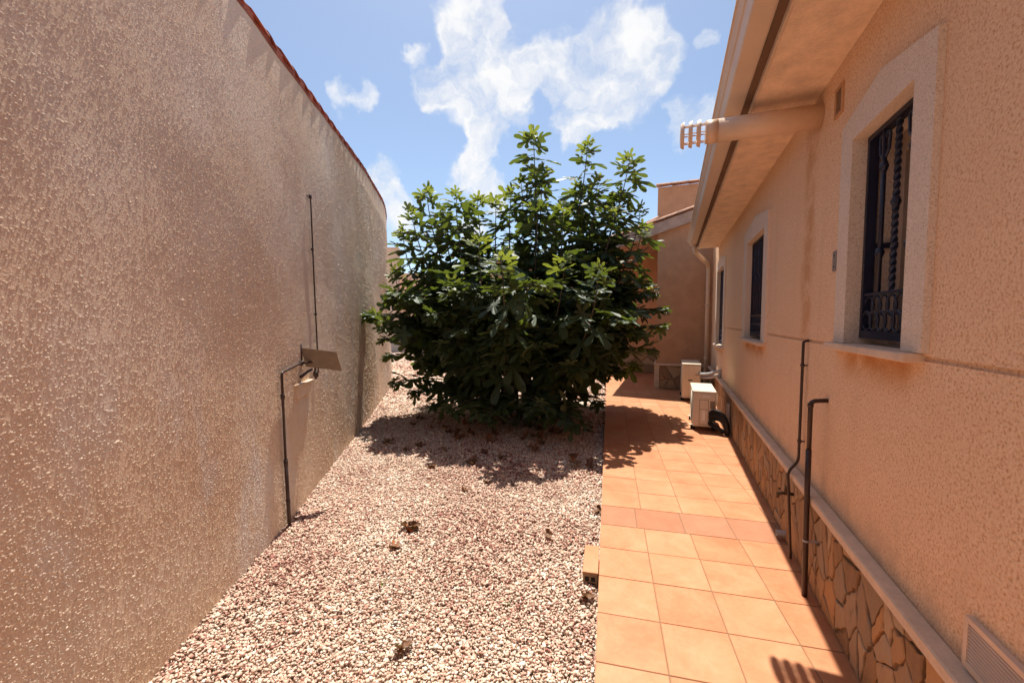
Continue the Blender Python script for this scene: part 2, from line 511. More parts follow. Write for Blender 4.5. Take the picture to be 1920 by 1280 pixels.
M = dict(
    house=stucco_house(), wall=stucco_wall(), granite=granite(),
    tile=tile_mat('glazed salmon floor tile', [(0.405, 0.145, 0.06), (0.46, 0.19, 0.087), (0.50, 0.235, 0.118)]),
    tile2=tile_mat('matt terracotta floor tile', [(0.32, 0.127, 0.063), (0.355, 0.15, 0.078), (0.385, 0.17, 0.092)], 0.8),
    grout=simple('tile grout', (0.22, 0.14, 0.085), 0.95, 0.1, vscale=14),
    mortar=simple('stone mortar', (0.21, 0.145, 0.095), 0.95, 0.1, vscale=20, bumps=0.6),
    stone=stone_mat(), pebble=pebble_mat(), bed=gravel_bed_mat(),
    soil=simple('pale dry soil', (0.38, 0.28, 0.20), 0.95, 0.1, vscale=1.0),
    soffit=simple('pale peach soffit render', (0.82, 0.62, 0.46), 0.9, 0.1, var=0.16, vscale=8, bumps=0.8),
    wing=simple('brown peach plaster', (0.50, 0.29, 0.175), 0.92, 0.1, var=0.12, vscale=4, bumps=0.6),
    cap=simple('pale skirting cap', (0.66, 0.50, 0.375), 0.8, 0.25, var=0.12, vscale=11, bumps=0.4),
    sill=simple('cast sill', (0.66, 0.50, 0.38), 0.7, 0.3, vscale=12),
    alu=simple('beige painted gutter', (0.66, 0.52, 0.41), 0.45, 0.45, var=0.05, vscale=3),
    fascia=simple('fascia with gap shade', (0.17, 0.10, 0.065), 0.8, 0.2, vscale=6),  # darkened to paint in the shaded gap between gutter and soffit
    flue=simple('cream flue enamel', (0.70, 0.50, 0.35), 0.42, 0.45, var=0.06, vscale=4),
    iron=simple('dark blue wrought iron', (0.012, 0.016, 0.04), 0.4, 0.5, var=0.3),
    iron2=simple('navy window grille paint', (0.010, 0.013, 0.038), 0.42, 0.5, var=0.3),
    winframe=simple('beige window frame', (0.42, 0.32, 0.25), 0.5, 0.4),
    dark=simple('dark interior', (0.03, 0.025, 0.022), 0.9, 0.1),
    blind=simple('roller blind', (0.40, 0.31, 0.24), 0.8, 0.2),
    glass=glass_mat(),
    terra=simple('red clay roof tile', (0.36, 0.085, 0.04), 0.8, 0.2, var=0.3, vscale=6, bumps=0.3),
    terra2=simple('weathered clay roof tile', (0.50, 0.29, 0.20), 0.85, 0.2, var=0.3, vscale=5, bumps=0.3),
    concrete=simple('painted rake beam', (0.44, 0.33, 0.27), 0.9, 0.15, var=0.2, vscale=5),
    porch=simple('deep orange plaster', (0.58, 0.31, 0.175), 0.9, 0.15, vscale=3, bumps=0.3),
    tan=simple('tan plaster', (0.70, 0.53, 0.41), 0.92, 0.15, vscale=1.5, bumps=0.4),
    acw=simple('off white unit enamel', (0.70, 0.61, 0.48), 0.4, 0.45, var=0.04, vscale=3),
    acd=simple('darker unit recess', (0.30, 0.23, 0.17), 0.55, 0.3),
    acblack=simple('fan shadow black', (0.02, 0.02, 0.02), 0.7, 0.2),
    label=simple('printed unit label', (0.82, 0.79, 0.72), 0.5, 0.3),
    blackpipe=simple('black insulation foam', (0.015, 0.014, 0.013), 0.55, 0.4),
    brownpipe=simple('brown painted pipe', (0.045, 0.022, 0.016), 0.4, 0.45, var=0.3, vscale=12),
    greypipe=simple('grey plastic pipe', (0.36, 0.36, 0.37), 0.5, 0.4),
    whitepipe=simple('cream plastic trunking', (0.62, 0.52, 0.42), 0.5, 0.4),
    brass=simple('dull tap brass', (0.10, 0.065, 0.035), 0.45, 0.5, metal=0.6),
    plate=simple('weathered sheet metal', (0.235, 0.175, 0.115), 0.6, 0.35, var=0.12, vscale=14),
    rusty=simple('rust stained render box', (0.66, 0.45, 0.29), 0.9, 0.15, var=0.3, vscale=16, bumps=0.5),
    grey=simple('grey switch plate', (0.24, 0.21, 0.20), 0.55, 0.35),
    vent=simple('cream vent plastic', (0.68, 0.50, 0.38), 0.6, 0.3, var=0.06),
    ventp=simple('painted over vent', (0.56, 0.31, 0.165), 0.85, 0.2),
    bark=simple('grey fig bark', (0.13, 0.10, 0.075), 0.85, 0.2, var=0.3, vscale=14, bumps=0.5),
    leaf=leaf_mat('fig leaf', (0.022, 0.042, 0.016), (0.046, 0.076, 0.028), 0.22, (0.20, 0.27, 0.025)),
    leaf_new=leaf_mat('young fig leaf', (0.06, 0.095, 0.022), (0.10, 0.135, 0.035), 0.33, (0.33, 0.38, 0.04)),
    dead=leaf_mat('dead leaf', (0.09, 0.036, 0.014), (0.20, 0.09, 0.035), 0.12, (0.3, 0.12, 0.04)),
    grass=leaf_mat('grass blade', (0.07, 0.12, 0.02), (0.12, 0.16, 0.04), 0.3, (0.3, 0.4, 0.05)),
    block=simple('hollow clay block', (0.34, 0.22, 0.13), 0.9, 0.15, vscale=10, bumps=0.4),
)

# ------------------------------------------------------------------ ground
g = MB(); s = 400
g.add([(-s, -s, -0.16), (s, -s, -0.16), (s, s, -0.16), (-s, s, -0.16)], [(0, 1, 2, 3)])
tag(g.build('ground', M['soil']), kind='structure')

# plan of the garden wall on the left (gently bowed)
WALL = [(-0.55, -2.0, 3.74), (-2.2, 1.03, 3.76), (-2.89, 2.294, 3.785), (-3.40, 3.16, 3.88), (-3.88, 3.96, 3.965), (-4.66, 5.26, 4.12), (-5.05, 5.90, 4.19),
        (-5.62, 6.80, 4.27), (-5.94, 7.33, 4.30), (-6.46, 8.15, 4.32), (-7.42, 9.40, 4.32), (-8.8, 10.85, 4.32), (-10.7, 12.4, 4.32)]
LEAN = math.tan(R(1.0))        # backward lean added so the grazing sun reaches the wall face
def resample(pts, step):
    P = [Vector(p) for p in pts]
    out = []
    for i in range(len(P) - 1):
        p0, p1, p2, p3 = P[max(i - 1, 0)], P[i], P[i + 1], P[min(i + 2, len(P) - 1)]
        L = (p2 - p1).length
        m1 = (p2 - p0) / max((p2 - p0).length, 1e-6) * L; m2 = (p3 - p1) / max((p3 - p1).length, 1e-6) * L
        n = max(1, int(L / step))
        for k in range(n):
            t = k / n
            out.append(p1 * (2 * t**3 - 3 * t * t + 1) + m1 * (t**3 - 2 * t * t + t) + p2 * (3 * t * t - 2 * t**3) + m2 * (t**3 - t * t))
    out.append(P[-1])
    return [tuple(p) for p in out]
WF = resample(WALL, 0.15)
def wall_x(y):
    for (x0, y0, _), (x1, y1, _) in zip(WF[:-1], WF[1:]):
        if y0 <= y <= y1: return x0 + (x1 - x0) * (y - y0) / (y1 - y0)
    return WF[0][0] if y < WF[0][1] else WF[-1][0] - (y - WF[-1][1]) * 1.6
PD = Vector((-math.sin(R(8.07)), math.cos(R(8.07)), 0))      # along the path
PR = Vector((math.cos(R(8.07)), math.sin(R(8.07)), 0))       # across it
P0 = Vector((-0.298, 1.82, 0))                                # a tile corner on the path's left edge
def path_x(y): return P0.x + PD.x / PD.y * (y - P0.y)

b = MB()
ys = [-2.0, 0, 2, 4, 6, 8, 10, 12, 14, 18, 24]
vs = []
for y in ys:
    vs += [(wall_x(y) - 0.1, y, -0.095), (path_x(y) + 0.08, y, -0.095)]
b.add(vs, [(2 * i, 2 * i + 1, 2 * i + 3, 2 * i + 2) for i in range(len(ys) - 1)])
tag(b.build('gravel_bed', M['bed']), kind='structure')

def ico(sub):
    t = (1 + 5 ** .5) / 2
    v = [(-1, t, 0), (1, t, 0), (-1, -t, 0), (1, -t, 0), (0, -1, t), (0, 1, t), (0, -1, -t), (0, 1, -t), (t, 0, -1), (t, 0, 1), (-t, 0, -1), (-t, 0, 1)]
    f = [(0, 11, 5), (0, 5, 1), (0, 1, 7), (0, 7, 10), (0, 10, 11), (1, 5, 9), (5, 11, 4), (11, 10, 2), (10, 7, 6), (7, 1, 8), (3, 9, 4), (3, 4, 2), (3, 2, 6), (3, 6, 8), (3, 8, 9), (4, 9, 5), (2, 4, 11), (6, 2, 10), (8, 6, 7), (9, 8, 1)]
    v = np.array(v) / np.linalg.norm(v[0])
    return v, np.array(f)

def make_mesh_np(name, V, F):
    m = bpy.data.meshes.new(name)
    m.vertices.add(len(V)); m.vertices.foreach_set('co', V.astype(np.float32).ravel())
    k = F.shape[1]
    m.loops.add(F.size); m.loops.foreach_set('vertex_index', F.astype(np.int32).ravel())
    m.polygons.add(len(F)); m.polygons.foreach_set('loop_start', np.arange(0, F.size, k, dtype=np.int32))
    m.update(calc_edges=True)
    m.polygons.foreach_set('use_smooth', np.ones(len(F), dtype=bool))
    return m

def random_rot(n):
    q = RNG.normal(size=(n, 4)); q /= np.linalg.norm(q, axis=1)[:, None]
    w, x, y, z = q.T
    return np.stack([np.stack([1 - 2 * (y * y + z * z), 2 * (x * y - w * z), 2 * (x * z + w * y)], 1),
                     np.stack([2 * (x * y + w * z), 1 - 2 * (x * x + z * z), 2 * (y * z - w * x)], 1),
                     np.stack([2 * (x * z - w * y), 2 * (y * z + w * x), 1 - 2 * (x * x + y * y)], 1)], 1)

def pebbles():
    V0 = np.array([(1, 0, 0), (-1, 0, 0), (0, 1, 0), (0, -1, 0), (0, 0, 1), (0, 0, -1)], float)
    F0 = np.array([(0, 2, 4), (2, 1, 4), (1, 3, 4), (3, 0, 4), (2, 0, 5), (1, 2, 5), (3, 1, 5), (0, 3, 5)])
    fwd = np.array([-math.sin(R(YAW)), math.cos(R(YAW))]); rgt = np.array([fwd[1], -fwd[0]])
    pts, sz = [], []
    for y0, y1, dens, size in ((0.5, 2.2, 11500, 0.0088), (2.2, 4.0, 8200, 0.0100), (4.0, 6.0, 3300, 0.0148), (6.0, 9.0, 1100, 0.023), (9.0, 16.0, 330, 0.038)):
        xa, xb = wall_x(y1) - 0.05, path_x(y0) + 0.02
        n = int(dens * (y1 - y0) * (xb - xa))
        P = np.stack([RNG.uniform(xa, xb, n), RNG.uniform(y0, y1, n)], 1)
        wx = np.array([wall_x(v) for v in np.linspace(y0, y1, 60)])
        ok = (P[:, 0] > np.interp(P[:, 1], np.linspace(y0, y1, 60), wx) - 0.01)
        ok &= P[:, 0] < P0.x + PD.x / PD.y * (P[:, 1] - P0.y) - 0.012
        dep = P @ fwd; lat = P @ rgt
        ok &= (np.abs(lat) < dep * 1.5 + 0.7) & (dep > 0.9)
        # a shallow pocket beside the kerb block keeps fewer stones
        P = P[ok]
        pts.append(P); sz.append(size * RNG.lognormal(0, 0.27, len(P)))
    P = np.concatenate(pts); S = np.concatenate(sz)
    n = len(P)
    A = np.stack([S * RNG.uniform(0.8, 1.35, n), S * RNG.uniform(0.75, 1.1, n), S * RNG.uniform(0.42, 0.7, n)], 1)
    V = np.repeat(V0[None], n, 0)
    V = V * (1 + RNG.uniform(-0.25, 0.25, (n, 6, 1))) + RNG.uniform(-0.22, 0.22, (n, 6, 3))
    V = V * A[:, None, :]
    # lie mostly flat: spin about z, then tilt a little
    a = RNG.uniform(0, 2 * math.pi, n); tx = RNG.normal(0, 0.45, n); ty = RNG.normal(0, 0.45, n)
    ca, sa = np.cos(a)[:, None], np.sin(a)[:, None]
    x, y, z = V[..., 0], V[..., 1], V[..., 2]
    cx, sx = np.cos(tx)[:, None], np.sin(tx)[:, None]
    y, z = y * cx - z * sx, y * sx + z * cx
    cy, sy = np.cos(ty)[:, None], np.sin(ty)[:, None]
    x, z = x * cy + z * sy, -x * sy + z * cy
    x, y = x * ca - y * sa, x * sa + y * ca
    zz = -0.088 + RNG.uniform(0, 0.016, n) + 0.012 * np.sin(P[:, 0] * 2.1 + 1) * np.sin(P[:, 1] * 1.7)
    V = np.stack([x + P[:, :1], y + P[:, 1:], z + zz[:, None]], -1).reshape(-1, 3)
    F = (F0[None] + (np.arange(n) * 6)[:, None, None]).reshape(-1, 3)
    print('pebbles', n)
    m = make_mesh_np('gravel', V, F)
    m.materials.append(M['pebble'])
    tag(link('gravel', m), 'pink and cream pebble gravel between wall and path', 'gravel', kind='stuff')
pebbles()

# ------------------------------------------------------------------ tiled path
PITCHT = 0.327
XW = 0.812          # stone face of the house skirting
path = MB()
pts = [P0 + PD * -4 + PR * 0.004, P0 + PD * -4 + PR * 1.9, P0 + PD * 10.9 + PR * 2.6, P0 + PD * 10.9 + PR * 0.004]
path.add([(p.x, p.y, -0.13) for p in pts] + [(p.x, p.y, -0.0035) for p in pts],
         [(3, 2, 1, 0), (4, 5, 6, 7), (0, 1, 5, 4), (1, 2, 6, 5), (2, 3, 7, 6), (3, 0, 4, 7)])
path = tag(path.build('path', M['grout']), kind='structure')

def tile_mesh(w, l, name, mt):
    mb = MB().cbox(0.0025, w - 0.0025, 0.0025, l - 0.0025, -0.012, 0.0, 0.002)
    m = mb.mesh(name); m.materials.append(mt); return m
TM = tile_mesh(PITCHT, PITCHT, 'tile', M['tile'])
TM2 = tile_mesh(0.35, PITCHT, 'tile', M['tile2'])
ang = math.atan2(PR.y, PR.x)
BAND = 4            # the row of darker tiles
for row in range(-9, 34):
    band = row == BAND
    w = 0.35 if band else PITCHT
    for c in range(0, 9):
        p = P0 + PD * (row * PITCHT) + PR * (c * w - (0.075 if band and c else 0))
        q = p + PR * w * 0.5 + PD * PITCHT * 0.5
        if p.x > XW + 0.02 or (q.y > 9.9 and q.x > -0.28): continue
        if q.y > 12.55 : continue
        o = link('tile', TM2 if band else TM, path, (p.x, p.y, random.uniform(-0.0006, 0.0006)), (random.uniform(-.0015, .0015), random.uniform(-.0015, .0015), ang))
        if band and c == 0: o.scale.x = 0.785

# small clay block at the path's edge
blk = empty('kerb_block', (0, 0, 0))
tag(blk, 'small tile-topped clay block sticking out from the path edge', 'block')
c0 = P0 + PD * (2.02 * PITCHT)
Mx = Matrix.Translation((c0.x, c0.y, 0)) @ Matrix.Rotation(ang, 4, 'Z')
mb = MB().cbox(-0.098, -0.004, 0.012, 0.318, -0.125, -0.012, 0.003)
o = mb.build('body', M['block'], blk); o.matrix_world = Mx
mb = MB().cbox(-0.1, -0.002, 0.008, 0.322, -0.0115, 0.0005, 0.002)
o = mb.build('cover_tile', M['tile'], blk); o.matrix_world = Mx
for hx in (-0.072, -0.034):
    for hz in (-0.045, -0.085):
        mb = MB().box(hx - 0.012, hx + 0.012, 0.006, 0.0135, hz - 0.012, hz + 0.012)
        o = mb.build('hole', M['dark'], blk); o.matrix_world = Mx

# ------------------------------------------------------------------ garden wall on the left
gw = empty('garden_wall', (-2.2, 1.03, -0.16))
tag(gw, 'tall rough rendered beige wall bowing along the gravel, with red clay tile coping', 'wall')
def offs(pts, d):
    out = []
    for i, p in enumerate(pts):
        a = Vector(pts[max(i - 1, 0)][:2]); c = Vector(pts[min(i + 1, len(pts) - 1)][:2])
        t = (c - a).normalized(); nrm = Vector((t.y, -t.x))
        dd = d(p) if callable(d) else d
        out.append((p[0] + nrm.x * dd, p[1] + nrm.y * dd, p[2]))
    return out
lean_top = lambda k: (lambda p: k - (p[2] + 0.08) * LEAN)
WFT = offs(WF, lean_top(0))
WBK = offs(WF, -0.36)
mb = MB()
n = len(WF)
vs = []
for (x, y, z), (tx, ty, tz), (bx, by, bz) in zip(WF, WFT, WBK):
    vs += [(x, y, -0.16), (tx, ty, z), (bx, by, z), (bx, by, -0.16)]
fs = []
for i in range(n - 1):
    a, c = i * 4, i * 4 + 4
    fs += [(a, a + 1, c + 1, c), (a + 1, a + 2, c + 2, c + 1), (a + 2, a + 3, c + 3, c + 2)]
fs += [(3, 2, 1, 0), (n * 4 - 4, n * 4 - 3, n * 4 - 2, n * 4 - 1)]
mb.add(vs, [f for f in fs if not (len(f) == 4 and f[0] % 4 == 0 and f[3] == f[0] + 4)])
# the face towards the gravel has vertices of its own so that it shades as one smooth sheet
mb.add([p for (x, y, z), (tx, ty, tz) in zip(WF, WFT) for p in ((x, y, -0.16), (tx, ty, z))], [(2 * i, 2 * i + 1, 2 * i + 3, 2 * i + 2) for i in range(n - 1)])
o = mb.build('wall', M['wall'], None, smooth=False)
for pl in o.data.polygons: pl.use_smooth = min(pl.vertices) >= 4 * n
if o.data.polygons[-1].normal.x < 0: o.data.flip_normals()
o.parent = gw; o.matrix_parent_inverse = gw.matrix_basis.inverted()

# thrown droplets of render that stand off the wall face and catch the grazing sun
def droplets():
    def vnoise(x, y, seed, f):
        r_ = np.random.default_rng(seed); G = r_.uniform(0, 1, (64, 64))
        x, y = x * f, y * f
        i, j = np.floor(x).astype(int), np.floor(y).astype(int); u, v = x - i, y - j
        u, v = u * u * (3 - 2 * u), v * v * (3 - 2 * v)
        g_ = lambda a, c: G[a % 64, c % 64]
        return (g_(i, j) * (1 - u) + g_(i + 1, j) * u) * (1 - v) + (g_(i, j + 1) * (1 - u) + g_(i + 1, j + 1) * u) * v
    P = np.array(WF); seg = np.linalg.norm(np.diff(P[:, :2], axis=0), axis=1); S = np.concatenate([[0], np.cumsum(seg)])
    sy = lambda y: np.interp(y, P[:, 1], S)
    out = []
    for ya, yb, dens, r0 in ((-0.4, 1.6, 12000, 0.0041), (1.6, 3.2, 11000, 0.0044), (3.2, 5.2, 6200, 0.0062), (5.2, 9.4, 2700, 0.0112)):
        sa, sb = sy(ya), sy(yb); n_ = int((sb - sa) * 3.9 * dens)
        s_ = RNG.uniform(sa, sb, n_); z = RNG.uniform(-0.09, 3.9, n_)
        cov = 0.55 * vnoise(s_, z, 1, 1.1) + 0.3 * vnoise(s_, z, 2, 3.3) + 0.15 * vnoise(s_, z, 3, 9.0)
        keepm = RNG.uniform(0, 1, n_) < np.clip((cov - 0.18) * 2.4, 0.28, 1)
        s_, z, cov = s_[keepm], z[keepm], cov[keepm]
        tall = np.clip((cov - 0.30) * 2.8, 0.05, 1.15)
        out.append(np.stack([s_, z, r0 * RNG.lognormal(0, 0.25, len(s_)), tall], 1))
    A = np.concatenate(out)
    x = np.interp(A[:, 0], S, P[:, 0]); y = np.interp(A[:, 0], S, P[:, 1]); zt = np.interp(A[:, 0], S, P[:, 2])
    x2 = np.interp(A[:, 0] + 0.05, S, P[:, 0]); y2 = np.interp(A[:, 0] + 0.05, S, P[:, 1])
    ok = A[:, 1] < zt - 0.03
    A, x, y, x2, y2 = A[ok], x[ok], y[ok], x2[ok], y2[ok]
    T = np.stack([x2 - x, y2 - y], 1); T /= np.linalg.norm(T, axis=1)[:, None]
    N = np.stack([T[:, 1], -T[:, 0]], 1)
    x, y = x - N[:, 0] * (A[:, 1] + 0.08) * LEAN, y - N[:, 1] * (A[:, 1] + 0.08) * LEAN
    n_ = len(A); k = 6
    th = np.linspace(0, 2 * math.pi, k, endpoint=False)[None] + RNG.uniform(-0.35, 0.35, (n_, 1))
    rad = A[:, 2:3] * RNG.uniform(0.6, 1.4, (n_, k))
    du, dz = np.cos(th) * rad * 1.35, np.sin(th) * rad * 0.85
    hgt = A[:, 2] * (0.28 + 0.75 * A[:, 3] * RNG.uniform(0, 1, n_) ** 3) * np.clip(0.75 + y * 0.09, 0.85, 1.35)
    V = np.zeros((n_, k + 1, 3))
    V[:, :k, 0] = x[:, None] + T[:, :1] * du - N[:, :1] * 0.001; V[:, :k, 1] = y[:, None] + T[:, 1:] * du - N[:, 1:] * 0.001; V[:, :k, 2] = A[:, 1:2] + dz
    ax = A[:, 2] * RNG.uniform(-.5, .5, n_)
    V[:, k, 0] = x + N[:, 0] * hgt + T[:, 0] * ax; V[:, k, 1] = y + N[:, 1] * hgt + T[:, 1] * ax; V[:, k, 2] = A[:, 1] + A[:, 2] * RNG.uniform(-.1, .5, n_)
    F = np.array([(i, (i + 1) % k, k) for i in range(k)])[None] + (np.arange(n_) * (k + 1))[:, None, None]
    m = make_mesh_np('render_droplets', V.reshape(-1, 3), F.reshape(-1, 3))
    m.materials.append(M['wall'])
    print('droplets', n_)
    o = link('render_droplets', m); keep0(o); tag(o, kind='stuff')
def keep0(o):
    o.parent = gw; o.matrix_parent_inverse = gw.matrix_basis.inverted()
droplets()

# barrel tiles laid along the top, each lapping the next
def barrel_tile_mesh(name, length, w0, w1, mt, thick=0.014, arc=150, seg=10):
    vs, fs = [], []
    for (l, w) in ((0, w0), (length, w1)):
        for rr in (w, w - thick):
            for k in range(seg + 1):
                a = R(90 - arc / 2 + arc * k / seg)
                vs.append((math.cos(a) * rr, l, math.sin(a) * rr * 0.85))
    m1 = seg + 1
    for k in range(seg):
        fs += [(k, k + 1, 2 * m1 + k + 1, 2 * m1 + k), (m1 + k + 1, m1 + k, 3 * m1 + k, 3 * m1 + k + 1), (k + 1, k, m1 + k, m1 + k + 1), (2 * m1 + k, 2 * m1 + k + 1, 3 * m1 + k + 1, 3 * m1 + k)]
    fs += [(0, 2 * m1, 3 * m1, m1), (seg, m1 + seg, 3 * m1 + seg, 2 * m1 + seg)]
    mb = MB().add(vs, fs); m = mb.mesh(name, True); m.materials.append(mt)
    return m
BT = barrel_tile_mesh('roof_tile', 0.36, 0.165, 0.125, M['terra'], arc=176)
TOPL = resample(offs(WALL, lean_top(0)), 0.02)
acc_d = 0.0; last = Vector(TOPL[0]); nxt = 0.2
tile_pts = []
for p in TOPL[1:]:
    v = Vector(p); acc_d += (v - last).length; last = v
    if acc_d >= nxt: tile_pts.append(v); nxt += 0.27
prev = None
for i in range(len(tile_pts) - 1):
    a, c = tile_pts[i], tile_pts[i + 1]
    if a.y < 0.6 and i % 1: continue
    d = (c - a).normalized()
    o = link('roof_tile', BT)
    side = Vector((d.y, -d.x, 0))
    pos = a + side * -0.142 + Vector((0, 0, 0.012 + random.uniform(-.006, .006)))
    rot = Matrix((side, d, side.cross(d))).transposed().to_4x4() @ Matrix.Rotation(R(4.6 + random.uniform(-1, 1)), 4, 'X') @ Matrix.Rotation(R(random.uniform(-3, 3)), 4, 'Z')
    o.matrix_world = Matrix.Translation(pos) @ rot
    o.parent = gw; o.matrix_parent_inverse = gw.matrix_basis.inverted()
# mortar bed under the coping
mb = MB(); BD = offs(WF, lean_top(0.004))
BD2 = offs(WF, -0.40)
vs = []
for (x, y, z), (bx, by, bz) in zip(BD, BD2):
    wv_ = 0.008 * math.sin(x * 23 + y * 17) + 0.006 * math.sin(x * 61)
    vs += [(x, y, z - 0.015 + wv_), (x, y, z + 0.05), (bx, by, z + 0.05), (bx, by, z - 0.015)]
mb.add(vs, fs)
o = mb.build('coping_bed', M['terra']); fix_normals(o)
o.parent = gw; o.matrix_parent_inverse = gw.matrix_basis.inverted()

# ------------------------------------------------------------------ things on the garden wall
def wall_pt(y, out=0.0, z=0.0):
    x0, x1 = wall_x(y - 0.05), wall_x(y + 0.05)
    t = Vector((x1 - x0, 0.1)).normalized(); nr = Vector((t.y, -t.x)); out = out - (z + 0.08) * LEAN
    return Vector((wall_x(y) + nr.x * out, y + nr.y * out, z))
wp = empty('wall_pipe', wall_pt(2.3, 0, -0.1))
tag(wp, 'black water pipe rising from gravel, elbowing into valve box on beige wall', 'pipe')
def keep(o, root):
    o.parent = root; o.matrix_parent_inverse = root.matrix_basis.inverted(); return o
pp = [wall_pt(2.30, 0.03, -0.1), wall_pt(2.29, 0.03, 0.45)]
keep(MB().tube(pp + [], 0.0140, 12).build('lower_pipe', M['brownpipe'], smooth=True), wp)
pp = rounded([wall_pt(2.29, 0.03, 0.44), wall_pt(2.295, 0.03, 1.172), wall_pt(2.65, 0.035, 1.205), wall_pt(2.79, 0.07, 1.195), wall_pt(2.85, 0.08, 1.175), wall_pt(2.86, 0.08, 1.025)], 0.025)
keep(MB().tube(pp, 0.0100, 12).build('upper_pipe', M['brownpipe'], smooth=True), wp)
for (yy, zz, dz) in ((2.29, 0.44, 0.03), (2.294, 0.98, 0.02), (2.296, 0.12, 0.02)):
    keep(MB().tube([wall_pt(yy, 0.03, zz - dz), wall_pt(yy, 0.03, zz + dz)], 0.0165, 12).build('coupling', M['brownpipe'], smooth=True), wp)
keep(MB().tube([wall_pt(2.65, 0.036, 1.205), wall_pt(2.68, 0.04, 1.205)], 0.02, 12).build('coupling', M['brownpipe'], smooth=True), wp)
vl = MB().tube([wall_pt(2.86, 0.08, 1.10), wall_pt(2.86, 0.08, 1.045)], [0.022, 0.026], 12)
vl.tube([wall_pt(2.83, 0.08, 1.075), wall_pt(2.89, 0.08, 1.075)], 0.014, 10)
keep(vl.build('valve', M['brownpipe'], smooth=True), wp)
lv = MB().tube([wall_pt(2.82, 0.06, 1.125), wall_pt(2.75, 0.045, 1.11), wall_pt(2.65, 0.03, 1.08)], [0.012, 0.011, 0.016], 10)
keep(lv.build('lever', M['brownpipe'], smooth=True), wp)

bxr = empty('meter_box', wall_pt(2.68, 0, 0.9))
tag(bxr, 'small rust-stained rendered box under the valve on beige wall', 'box')
def wall_box(y0, y1, o0, o1, z0, z1, ch=0.004):
    mb = MB().cbox(0, 1, 0, 1, 0, 1, 0.03)
    out = []
    for (x, y, z) in mb.v:
        out.append(tuple(wall_pt(y0 + (y1 - y0) * y, o0 + (o1 - o0) * x, z0 + (z1 - z0) * z)))
    mb.v = out
    return mb
keep(wall_box(2.58, 2.91, -0.02, 0.026, 0.90, 1.005).build('body', M['wall']), bxr)
keep(wall_box(2.575, 2.915, -0.02, 0.040, 1.0055, 1.016).build('ledge', M['wall']), bxr)

hd = empty('meter_door', wall_pt(2.70, 0, 1.2))
tag(hd, 'brown sheet metal hatch door standing open above the valve box', 'door')
a = wall_pt(2.75, 0.0, 1.2); a.z = 0; out_dir = (wall_pt(2.9, 1.0) - wall_pt(2.9, 0.0)); out_dir.z = 0; out_dir.normalize()
od = Vector((out_dir.x * math.cos(R(18)) - out_dir.y * math.sin(R(18)), out_dir.x * math.sin(R(18)) + out_dir.y * math.cos(R(18)), 0))
th = Vector((-od.y, od.x, 0)) * 0.006
q = [a + Vector((0, 0, 1.335)), a + od * 0.30 + Vector((0, 0, 1.285)), a + od * 0.345 + th * 6 + Vector((0, 0, 1.095)), a + od * 0.035 + th * 6 + Vector((0, 0, 1.155))]
MBp = MB().add([*q, *[p + th for p in q]], [(0, 1, 2, 3), (7, 6, 5, 4), (0, 4, 5, 1), (1, 5, 6, 2), (2, 6, 7, 3), (3, 7, 4, 0)])
keep(fix_normals(MBp.build('panel', M['plate'])), hd)
hg = MB().tube([a + Vector((0, 0, 1.17)), a + Vector((-.004, 0, 1.375))], 0.012, 8)
keep(hg.build('hinge', M['brownpipe'], smooth=True), hd)

p2 = empty('thin_wall_pipe', wall_pt(3.0, 0, 1.05))
tag(p2, 'thin black pipe running up the beige wall above the open hatch', 'pipe')
pts = [wall_pt(3.06, 0.0, 2.825), wall_pt(3.07, 0.03, 2.805), wall_pt(3.078, 0.03, 2.75), wall_pt(3.095, 0.022, 2.0), wall_pt(3.10, 0.022, 1.05)]
keep(MB().tube(pts, 0.0072, 10).build('pipe', M['brownpipe'], smooth=True), p2)
keep(MB().tube([wall_pt(3.07, 0.03, 2.835), wall_pt(3.073, 0.03, 2.795)], 0.014, 10).build('cap', M['brownpipe'], smooth=True), p2)
for zz, yy in ((2.3, 3.088), (1.65, 3.097)):
    keep(MB().tube([wall_pt(yy, 0.022, zz - 0.012), wall_pt(yy, 0.022, zz + 0.012)], 0.0135, 10).build('clip', M['brownpipe'], smooth=True), p2)

